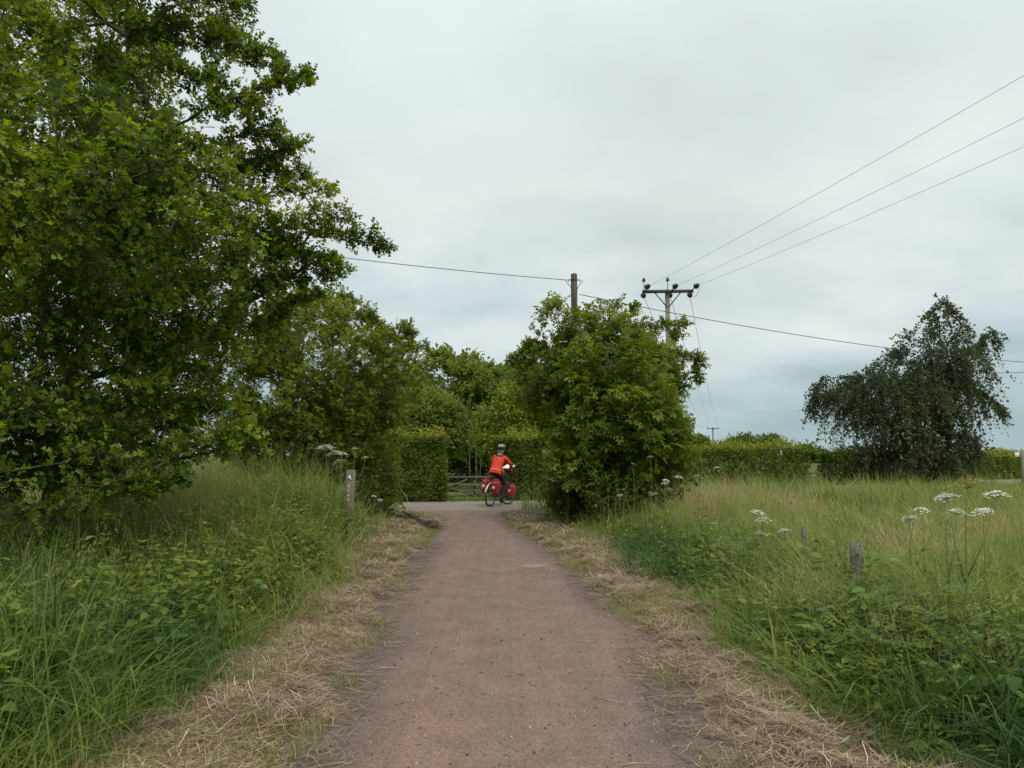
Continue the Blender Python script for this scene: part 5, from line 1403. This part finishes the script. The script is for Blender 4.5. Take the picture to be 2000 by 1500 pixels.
M_TYRE = flat('tyre_rubber', (0.016, 0.016, 0.017), 0.7)
M_RIM = flat('rim_alloy', (0.14, 0.14, 0.15), 0.4, 0.5, 0.6)
M_FRAME = flat('black_frame', (0.018, 0.018, 0.022), 0.3, 0.5)
M_SILVER = flat('silver_mudguard', (0.42, 0.43, 0.43), 0.35, 0.5, 0.3)
M_RED = noisemat('red_pannier_fabric', (0.24, 0.012, 0.018), (0.33, 0.020, 0.026), 9, 0.5, 0.15, 0.35)
M_REDDK = flat('dark_red_fabric', (0.15, 0.010, 0.014), 0.6)
M_JACKET = noisemat('red_jacket_fabric', (0.52, 0.036, 0.015), (0.66, 0.054, 0.020), 7, 0.65, 0.5, 0.25)
M_ORANGE = flat('orange_fabric', (0.62, 0.20, 0.02), 0.7)
M_TROUSER = noisemat('dark_trousers', (0.012, 0.013, 0.018), (0.03, 0.032, 0.04), 12, 0.8, 0.3)
M_SKIN = noisemat('skin', (0.42, 0.24, 0.17), (0.5, 0.30, 0.22), 12, 0.55, 0.05)
M_HAIR = noisemat('hair', (0.07, 0.052, 0.04), (0.20, 0.155, 0.12), 26, 0.6, 0.5, stretch=(6, 6, 0.6))
M_REFLECT = flat('reflective_band', (0.62, 0.45, 0.40), 0.35)
STEER, SX = R(-17), 0.93


def steer(v):
    v = np.array(v, float).reshape(-1, 3).copy(); c_, s_ = math.cos(STEER), math.sin(STEER); x_, y_ = v[:, 0] - SX, v[:, 1].copy()
    v[:, 0] = SX + x_ * c_ - y_ * s_; v[:, 1] = x_ * s_ + y_ * c_; return v


def ring(mb, R0, r, c, seg=40, sides=8, sf=None, tint=0.5):
    a_ = np.arange(seg) * 2 * math.pi / seg; b_ = np.arange(sides) * 2 * math.pi / sides
    v = np.stack([(R0 + r * np.cos(b_)[None]) * np.cos(a_)[:, None], np.repeat((r * np.sin(b_))[None], seg, 0), (R0 + r * np.cos(b_)[None]) * np.sin(a_)[:, None]], -1).reshape(-1, 3) + np.array(c)
    f = []
    for i in range(seg):
        for k in range(sides):
            p_, q_ = i * sides + k, i * sides + (k + 1) % sides; p2, q2 = ((i + 1) % seg) * sides + k, ((i + 1) % seg) * sides + (k + 1) % sides
            f += [(p_, q_, q2), (p_, q2, p2)]
    mb.add(v if sf is None else sf(v), f, tint)


bike = bobj('touring_bicycle', 'black touring bicycle turning right from the path into the lane', 'bicycle')
for c, sf in (((0, 0, 0.345), None), ((1.06, 0, 0.345), steer)):
    mb = MB(); ring(mb, 0.322, 0.022, c, sf=sf); tyre = mb.build('tyre', M_TYRE, None, True); wheel = link('wheel', None, bike); wheel.empty_display_size = 0.1; tyre.parent = wheel
    mb = MB(); ring(mb, 0.298, 0.011, c, sf=sf, sides=6); mb.build('rim', M_RIM, wheel, True)
    mb = MB()
    for i in range(18):
        a_ = i * 2 * math.pi / 18; s_ = 0.028 * (1 if i % 2 else -1)
        p_ = np.array([[c[0] + 0.02 * math.cos(a_), s_, c[2] + 0.02 * math.sin(a_)], [c[0] + 0.295 * math.cos(a_ + 0.12), 0, c[2] + 0.295 * math.sin(a_ + 0.12)]]); mb.tube(p_ if sf is None else sf(p_), 0.0016, 3, False)
    mb.build('spokes', M_RIM, wheel)
    mb = MB(); p_ = np.array([[c[0], -0.06, c[2]], [c[0], 0.06, c[2]]]); mb.tube(p_ if sf is None else sf(p_), 0.022, 8); mb.build('hub', M_RIM, wheel)
    # mudguard
    a_ = np.linspace(R(10), R(165), 18) if sf is None else np.linspace(R(35), R(200), 18)
    mb = MB(); pts = []
    for w_ in (-0.028, 0, 0.028):
        pts.append(np.stack([c[0] + (0.365 - abs(w_) * 0.4) * -np.cos(math.pi - a_), np.full(18, w_), c[2] + (0.365 - abs(w_) * 0.4) * np.sin(a_)], -1))
    g3 = np.stack(pts, 1); v = g3.reshape(-1, 3); v = v if sf is None else sf(v); f = []
    for i in range(17):
        for k in (0, 1):
            a = i * 3 + k; f += [(a, a + 1, a + 4), (a, a + 4, a + 3)]
    mb.add(v, f); mb.build('mudguard', M_SILVER if sf is None else M_FRAME, bike, True)
BB, ST, HT, HB, RA, FA = [0.45, 0, 0.28], [0.27, 0, 0.86], [0.86, 0, 0.93], [0.90, 0, 0.76], [0, 0, 0.345], [1.06, 0, 0.345]
mb = MB()
for a, b, r_ in ((BB, ST, 0.017), ([0.30, 0, 0.80], HT, 0.016), (BB, HB, 0.02), (HB, HT, 0.02)): mb.tube([a, b], r_, 8)
for s in (-1, 1):
    mb.tube([[0.45, 0.03 * s, 0.28], [0, 0.065 * s, 0.345]], 0.010, 6); mb.tube([[0.30, 0.03 * s, 0.80], [0, 0.065 * s, 0.345]], 0.009, 6)
mb.build('frame', M_FRAME, bike, True)
mb = MB()
for s in (-1, 1): mb.tube(steer([[0.91, 0.05 * s, 0.74], [0.98, 0.06 * s, 0.50], [1.06, 0.06 * s, 0.345]]), 0.012, 6)
mb.tube(steer([[0.91, -0.05, 0.745], [0.91, 0.05, 0.745]]), 0.014, 6); mb.build('fork', M_FRAME, bike, True)
mb = MB(); mb.tube([HT, steer([[0.85, 0, 1.02]])[0], steer([[0.90, 0, 1.05]])[0]], 0.015, 6); mb.tube(steer([[0.84, -0.30, 1.06], [0.88, -0.16, 1.07], [0.90, 0, 1.05], [0.88, 0.16, 1.07], [0.84, 0.30, 1.06]]), 0.012, 6); mb.build('handlebar', M_FRAME, bike, True)
for s in (-1, 1):
    mb = MB(); mb.tube(steer([[0.855, 0.24 * s, 1.064], [0.80, 0.32 * s, 1.055]]), 0.017, 7); mb.build('grip', M_TYRE, bike, True)
mb = MB(); mb.tube([ST, [0.25, 0, 0.95]], 0.013, 6); mb.build('seat_post', M_RIM, bike)
mb = MB(); mb.add(np.array([[0.10, -0.08, 0.97], [0.10, 0.08, 0.97], [0.25, 0.07, 0.965], [0.25, -0.07, 0.965], [0.38, 0.02, 0.965], [0.38, -0.02, 0.965], [0.11, -0.06, 0.93], [0.11, 0.06, 0.93], [0.25, 0.03, 0.93], [0.25, -0.03, 0.93], [0.38, 0.012, 0.945], [0.38, -0.012, 0.945]]),
       [(0, 2, 1), (0, 3, 2), (3, 4, 2), (3, 5, 4), (6, 7, 8), (6, 8, 9), (9, 8, 10), (9, 10, 11), (0, 1, 7), (0, 7, 6), (1, 2, 8), (1, 8, 7), (2, 4, 10), (2, 10, 8), (4, 5, 11), (4, 11, 10), (5, 3, 9), (5, 9, 11), (3, 0, 6), (3, 6, 9)]); mb.build('saddle', M_TYRE, bike)
mb = MB()
for s in (-1, 1): mb.tube([[0.24, 0.05 * s, 0.74], [-0.20, 0.055 * s, 0.74], [0.0, 0.065 * s, 0.36]], 0.006, 5)
for x_ in (-0.18, -0.05, 0.10): mb.tube([[x_, -0.055, 0.74], [x_, 0.055, 0.74]], 0.006, 5)
mb.build('rear_rack', M_FRAME, bike)
mb = MB(); ring(mb, 0.085, 0.006, (0.45, -0.055, 0.28), 24, 5); mb.build('chainring', M_RIM, bike)
for s, z_ in ((-1, 0.11), (1, 0.45)):
    mb = MB(); mb.tube([[0.45, 0.07 * s, 0.28], [0.45, 0.085 * s, z_]], 0.010, 6); mb.build('crank', M_RIM, bike)
    mb = MB(); mb.box((0.45, 0.13 * s, z_), (0.09, 0.09, 0.022), bev=0.004); mb.build('pedal', M_TYRE, bike)
mb = MB(); mb.lathe([(0.001, 0), (0.025, 0.002), (0.025, 0.015), (0.001, 0.02)], 12); o = mb.build('tail_reflector', M_REDDK, bike, loc=(-0.21, 0, 0.72)); o.rotation_euler = (0, R(-90), 0)
# steering turn on the front wheel is in its mesh; bags follow the same turn


def pannier(label, c, size, rz, sf, logo_back=True):
    o = bobj('pannier_bag', label, 'pannier', 'red panniers on the bicycle'); L, W, Hh = size
    def tf(v):
        v = np.array(v, float).reshape(-1, 3) + np.array(c); return v if sf is None else sf(v)
    import bmesh
    def soft(pts):
        bm = bmesh.new()
        for p_ in pts: bm.verts.new(p_)
        bmesh.ops.convex_hull(bm, input=bm.verts); bmesh.ops.triangulate(bm, faces=bm.faces); bm.verts.index_update()
        r_ = (np.array([v.co[:] for v in bm.verts]), [[v.index for v in fc.verts] for fc in bm.faces]); bm.free(); return r_
    pts = []
    for z_, k_ in ((-0.5, 0.80), (-0.46, 0.90), (-0.1, 1.0), (0.25, 0.99), (0.42, 0.90), (0.5, 0.55)):
        for i in range(16):
            a_ = i * math.pi / 8; ca, sa = math.cos(a_), math.sin(a_)
            pts.append((L / 2 * k_ * np.sign(ca) * abs(ca) ** 0.45, W / 2 * (k_ if z_ < 0.45 else 0.35) * np.sign(sa) * abs(sa) ** 0.5, Hh * z_))
    v, f = soft(pts); mb = MB(); mb.add(tf(v), f); mb.build('bag_body', M_RED, o, True)
    mb = MB(); mb.tube(tf([[-L * 0.36, 0, Hh * 0.52], [0, 0.005, Hh * 0.54], [L * 0.36, 0, Hh * 0.52]]), 0.026, 8); mb.build('roll_top', M_RED, o, True)
    mb = MB(); mb.tube(tf([[-L * 0.2, -W * 0.3, Hh * 0.5], [-L * 0.05, 0, Hh * 0.60], [L * 0.2, W * 0.3, Hh * 0.5]]), 0.008, 5); mb.build('strap', M_REDDK, o)
    # shield-shaped badge on the rear face, with a dark mark inside
    xb = -L / 2 - 0.004
    sh = [(-0.036, 0.045), (0.036, 0.045), (0.040, 0.01), (0.026, -0.03), (0, -0.055), (-0.026, -0.03), (-0.040, 0.01)]
    mb = MB(); v = [[xb, 0, 0.0]] + [[xb, p_[0], p_[1]] for p_ in sh] + [[xb + 0.03, p_[0], p_[1]] for p_ in sh]; k = len(sh)
    f = [(0, 1 + (i + 1) % k, 1 + i) for i in range(k)] + [t for i in range(k) for t in ((1 + i, 1 + (i + 1) % k, 1 + k + (i + 1) % k), (1 + i, 1 + k + (i + 1) % k, 1 + k + i))]
    mb.add(tf(np.array(v) + [0, 0, -Hh * 0.02]), f); bd = mb.build('badge', M_WHITE, o)
    mb = MB(); mb.add(tf(np.array([[xb - 0.003, -0.018, 0.02], [xb - 0.003, 0.018, 0.02], [xb - 0.003, 0.018, 0.008], [xb - 0.003, -0.018, 0.008], [xb - 0.003, -0.006, 0.008], [xb - 0.003, 0.006, 0.008], [xb - 0.003, 0.0, -0.032]])), [(0, 1, 2), (0, 2, 3), (4, 5, 6)]); mb.build('badge_mark', M_BLACK, bd)
    return o


pannier('red rear pannier with white badge on the left side of the bicycle', (-0.03, 0.17, 0.60), (0.30, 0.18, 0.40), 0, None)
pannier('red rear pannier with white badge on the right side of the bicycle', (-0.03, -0.17, 0.58), (0.30, 0.18, 0.42), 0, None)
pannier('red front pannier hanging on the right of the front wheel', (1.05, -0.16, 0.44), (0.26, 0.15, 0.36), 0, steer)
pannier('red front pannier hidden on the left of the front wheel', (1.05, 0.16, 0.44), (0.26, 0.15, 0.36), 0, steer)
hb = bobj('handlebar_bag', 'dark handlebar bag with a white map case on top', 'bag')
mb = MB(); mb.box((1.0, 0, 1.06), (0.17, 0.26, 0.17), bev=0.03); mb.v[0] = steer(mb.v[0]); mb.build('bag_body', M_REDDK, hb, True)
mb = MB(); mb.box((0.99, -0.01, 1.165), (0.25, 0.36, 0.02), rot=Matrix.Rotation(R(-24), 3, 'Y'), bev=0.005); mb.v[0] = steer(mb.v[0]); mb.build('map_case', M_WHITE, hb)


# rider: one continuous body grown over a skeleton
def skin_mesh(name, verts, edges, radii, root, sub=2):
    me = bpy.data.meshes.new(name); me.from_pydata([tuple(v) for v in verts], edges, []); o = bpy.data.objects.new('skin_src', me); COL.objects.link(o)
    md = o.modifiers.new('skin', 'SKIN'); md.use_smooth_shade = True
    for i, r_ in enumerate(radii):
        sv = me.skin_vertices[0].data[i]; sv.radius = (r_, r_) if np.ndim(r_) == 0 else r_; sv.use_root = (i == root)
    md2 = o.modifiers.new('sub', 'SUBSURF'); md2.levels = sub; md2.render_levels = sub
    bpy.context.view_layer.update()
    r2 = bpy.data.meshes.new_from_object(o.evaluated_get(bpy.context.evaluated_depsgraph_get())); bpy.data.objects.remove(o); r2.name = name
    return r2


HL, HR = steer([[0.815, 0.275, 1.075]])[0], steer([[0.815, -0.275, 1.075]])[0]
V = [(0.22, 0, 1.03), (0.27, 0, 1.16), (0.35, 0, 1.33), (0.43, 0, 1.47), (0.475, 0, 1.545), (0.51, 0, 1.60), (0.535, 0, 1.66), (0.54, 0, 1.73)]
E = [(i, i + 1) for i in range(7)]; RD = [(0.15, 0.12), (0.125, 0.10), (0.135, 0.10), (0.12, 0.085), 0.055, 0.052, 0.080, 0.080]
Hand = {}
for s, hd in ((1, HL), (-1, HR)):
    b_ = len(V); el_ = np.array([0.60, 0.33 * s, 1.24]); wr = hd + np.array([-0.05, 0.005 * s, 0.035])
    V += [(0.43, 0.165 * s, 1.455), tuple((np.array([0.43, 0.17 * s, 1.455]) + el_) / 2), tuple(el_), tuple((el_ + wr) / 2), tuple(wr), tuple(hd + [0.0, 0, 0.012])]
    E += [(3, b_), (b_, b_ + 1), (b_ + 1, b_ + 2), (b_ + 2, b_ + 3), (b_ + 3, b_ + 4), (b_ + 4, b_ + 5)]; RD += [0.062, 0.048, 0.042, 0.038, 0.026, (0.036, 0.024)]
legs = {-1: [(0.25, -0.10, 0.99), (0.43, -0.12, 0.82), (0.60, -0.12, 0.64), (0.53, -0.125, 0.42), (0.42, -0.13, 0.20), (0.47, -0.13, 0.145), (0.56, -0.13, 0.14)],
        1: [(0.26, 0.10, 1.0), (0.46, 0.12, 0.94), (0.66, 0.12, 0.87), (0.55, 0.125, 0.70), (0.41, 0.13, 0.54), (0.46, 0.13, 0.485), (0.55, 0.13, 0.475)]}
for s in (-1, 1):
    b_ = len(V); V += legs[s]; E += [(0, b_)] + [(b_ + i, b_ + i + 1) for i in range(6)]; RD += [0.10, 0.085, 0.060, 0.055, 0.038, 0.042, 0.034]
bme = skin_mesh('body', V, E, RD, 0)
person = bobj('person', 'cyclist in a red jacket, dark trousers and striped helmet riding away', 'person')
for mm in (M_TROUSER, M_SKIN, M_TYRE): bme.materials.append(mm)
for pol in bme.polygons:
    c = pol.center
    if c.z > 1.53 or (c.x > 0.74 and c.z > 1.0): pol.material_index = 1
    elif c.z < 0.175 or (c.y > 0.05 and c.z < 0.52 and c.x < 0.6 and c.x > 0.4): pol.material_index = 2
    else: pol.material_index = 0
body = link('body', bme, person)
# fingers closed round the grips
for s, hd in ((1, HL), (-1, HR)):
    ax = steer([[SX - 0.055, 0.08 * s, -0.009]])[0] - np.array([SX, 0, 0]); ax = ax / np.linalg.norm(ax); fw = np.array([math.cos(STEER), math.sin(STEER), 0]); mb = MB()
    for i in range(4):
        o_ = hd + ax * (0.022 * (i - 1.5)); r_ = 0.0085; ln = (0.9, 1.0, 0.95, 0.8)[i]
        mb.tube([o_ + [0, 0, 0.016], o_ + fw * 0.030 * ln + [0, 0, 0.018], o_ + fw * 0.040 * ln + [0, 0, -0.008], o_ + fw * 0.020 * ln + [0, 0, -0.028], o_ + [0, 0, -0.026]], [r_, r_, r_ * 0.95, r_ * 0.9, r_ * 0.7], 6)
    o_ = hd - ax * 0.035; mb.tube([o_ + [-0.01, 0, 0.010], o_ + fw * 0.012 + ax * -0.012 + [0, 0, -0.010], o_ + fw * 0.03 - ax * 0.004 + [0, 0, -0.020]], [0.011, 0.010, 0.007], 6)
    mb.build('fingers', M_SKIN, person, True)
# face features (turned away from the camera)
mb = MB(); mb.tube([[0.61, 0, 1.70], [0.635, 0, 1.665], [0.61, 0, 1.66]], [0.008, 0.013, 0.008], 6); mb.build('nose', M_SKIN, person, True)
for s in (-1, 1):
    mb = MB(); mb.lathe([(0.001, -0.008), (0.008, 0), (0.001, 0.008)], 8); mb.build('eye', M_BLACK, person, loc=(0.606, 0.03 * s, 1.70))
    mb = MB(); mb.tube([[0.53, 0.078 * s, 1.70], [0.525, 0.088 * s, 1.685], [0.53, 0.080 * s, 1.66]], [0.008, 0.011, 0.006], 6); mb.build('ear', M_SKIN, person, True)
mb = MB(); mb.tube([[0.606, -0.02, 1.632], [0.612, 0, 1.630], [0.606, 0.02, 1.632]], [0.003, 0.006, 0.003], 6); mb.build('mouth', M_REDDK, person)
# jacket: a lofted torso with sleeves
rings = [(0.165, 0.95, 0.128, 0.192), (0.172, 0.965, 0.136, 0.200), (0.20, 1.03, 0.134, 0.196), (0.225, 1.085, 0.128, 0.184), (0.26, 1.16, 0.122, 0.174), (0.305, 1.25, 0.118, 0.176), (0.355, 1.34, 0.117, 0.188), (0.40, 1.415, 0.108, 0.196), (0.435, 1.47, 0.088, 0.168), (0.458, 1.51, 0.068, 0.10), (0.478, 1.55, 0.056, 0.062), (0.482, 1.558, 0.046, 0.052)]
td = unit(np.array([[0.42, 0, 0.9]]))[0]; tnrm = np.array([td[2], 0, -td[0]]); ks = 28; v = []
for i, (cx_, cz_, rd_, rw_) in enumerate(rings):
    a_ = np.arange(ks) * 2 * math.pi / ks; fold = 1 + 0.03 * np.sin(a_ * 5 + i * 1.3) * (0.4 + 0.6 * (i < 6)) + rng.normal(0, 0.008, ks)
    v.append(np.array([cx_, 0, cz_]) + tnrm * (np.cos(a_) * rd_ * fold)[:, None] + np.array([0, 1.0, 0]) * (np.sin(a_) * rw_ * fold)[:, None])
v = np.concatenate(v); f = [t for i in range(len(rings) - 1) for k in range(ks) for t in ((i * ks + k, i * ks + (k + 1) % ks, (i + 1) * ks + (k + 1) % ks), (i * ks + k, (i + 1) * ks + (k + 1) % ks, (i + 1) * ks + k))]
mb = MB(); mb.add(v, f)
for s, hd in ((1, HL), (-1, HR)):
    el_ = np.array([0.60, 0.33 * s, 1.24]); wr = hd + np.array([-0.055, 0.005 * s, 0.04]); sh = np.array([0.415, 0.145 * s, 1.445])
    mb.tube([sh + (np.array([0.40, 0.06 * s, 1.44]) - sh), sh, sh + (el_ - sh) * 0.3 + [0, 0.012 * s, 0.008], sh + (el_ - sh) * 0.65, el_ + [0.004, 0.004 * s, -0.006], el_ + (wr - el_) * 0.35, el_ + (wr - el_) * 0.7, wr], [0.06, 0.075, 0.070, 0.062, 0.058, 0.052, 0.046, 0.040], 12)
jk = mb.build('jacket', M_JACKET, person, True)
mb = MB(); v = []
for i, a_ in enumerate(np.linspace(R(150), R(262), 9)):
    for z_ in (1.085, 1.10): v.append([0.225 + 0.148 * math.cos(a_) + (z_ - 1.085) * 0.45, 0.190 * math.sin(a_), z_ - 0.06 * math.cos(a_) - 0.03])
f = [t for i in range(8) for t in ((2 * i, 2 * i + 2, 2 * i + 3), (2 * i, 2 * i + 3, 2 * i + 1))]; mb.add(v, f); mb.build('reflective_band', M_REFLECT, jk)
mb = MB(); mb.box((0.40, -0.15, 1.04), (0.07, 0.05, 0.24), rot=Matrix.Rotation(R(-28), 3, 'Y'), bev=0.02); mb.build('orange_pouch', M_ORANGE, person, True)
# helmet with white stripes, hair
mb = MB(); prof = [(0.118, -0.015), (0.121, 0.02), (0.112, 0.055), (0.085, 0.088), (0.045, 0.108), (0.001, 0.114)]; mb.lathe(prof, 20); v = mb.v[0]; v[:, 0] *= 1.18; v[:, 1] *= 0.88
hl = mb.build('helmet', M_BLACK, person, True, (0.53, 0, 1.725)); hl.rotation_euler = (0, R(6), 0)
for k, y_ in enumerate((-0.062, 0.0, 0.062)):
    mb = MB(); pts = []
    for a_ in np.linspace(R(25), R(168), 12):
        rr = math.sqrt(max(0, 1 - (y_ / 0.110) ** 2)); pts.append([0.143 * rr * math.cos(a_), y_, 0.004 + 0.119 * rr * math.sin(a_)])
    mb.tube(pts, 0.008, 5); mb.build('stripe', M_WHITE, hl, True)
hm = MB()
for i in range(44):
    y_ = np.clip(rng.normal(0, 0.03), -0.05, 0.05); p0 = np.array([0.455, y_ * 1.2, 1.70]); hm.tube([p0, p0 + [-0.02, y_ * 0.2, -0.08], p0 + [-0.055, y_ * 0.6 + rng.normal(0, 0.01), -0.19], p0 + [-0.085 + rng.normal(0, 0.015), y_ + rng.normal(0, 0.02), -0.30 + rng.normal(0, 0.03)]], [0.014, 0.016, 0.013, 0.004], 5)
hm.build('hair', M_HAIR, person, True)
mb = MB(); 
for s in (-1, 1): mb.tube([[0.56, 0.095 * s, 1.725], [0.57, 0.085 * s, 1.66], [0.585, 0.02 * s, 1.605]], 0.006, 4)
mb.build('chin_strap', M_BLACK, person)
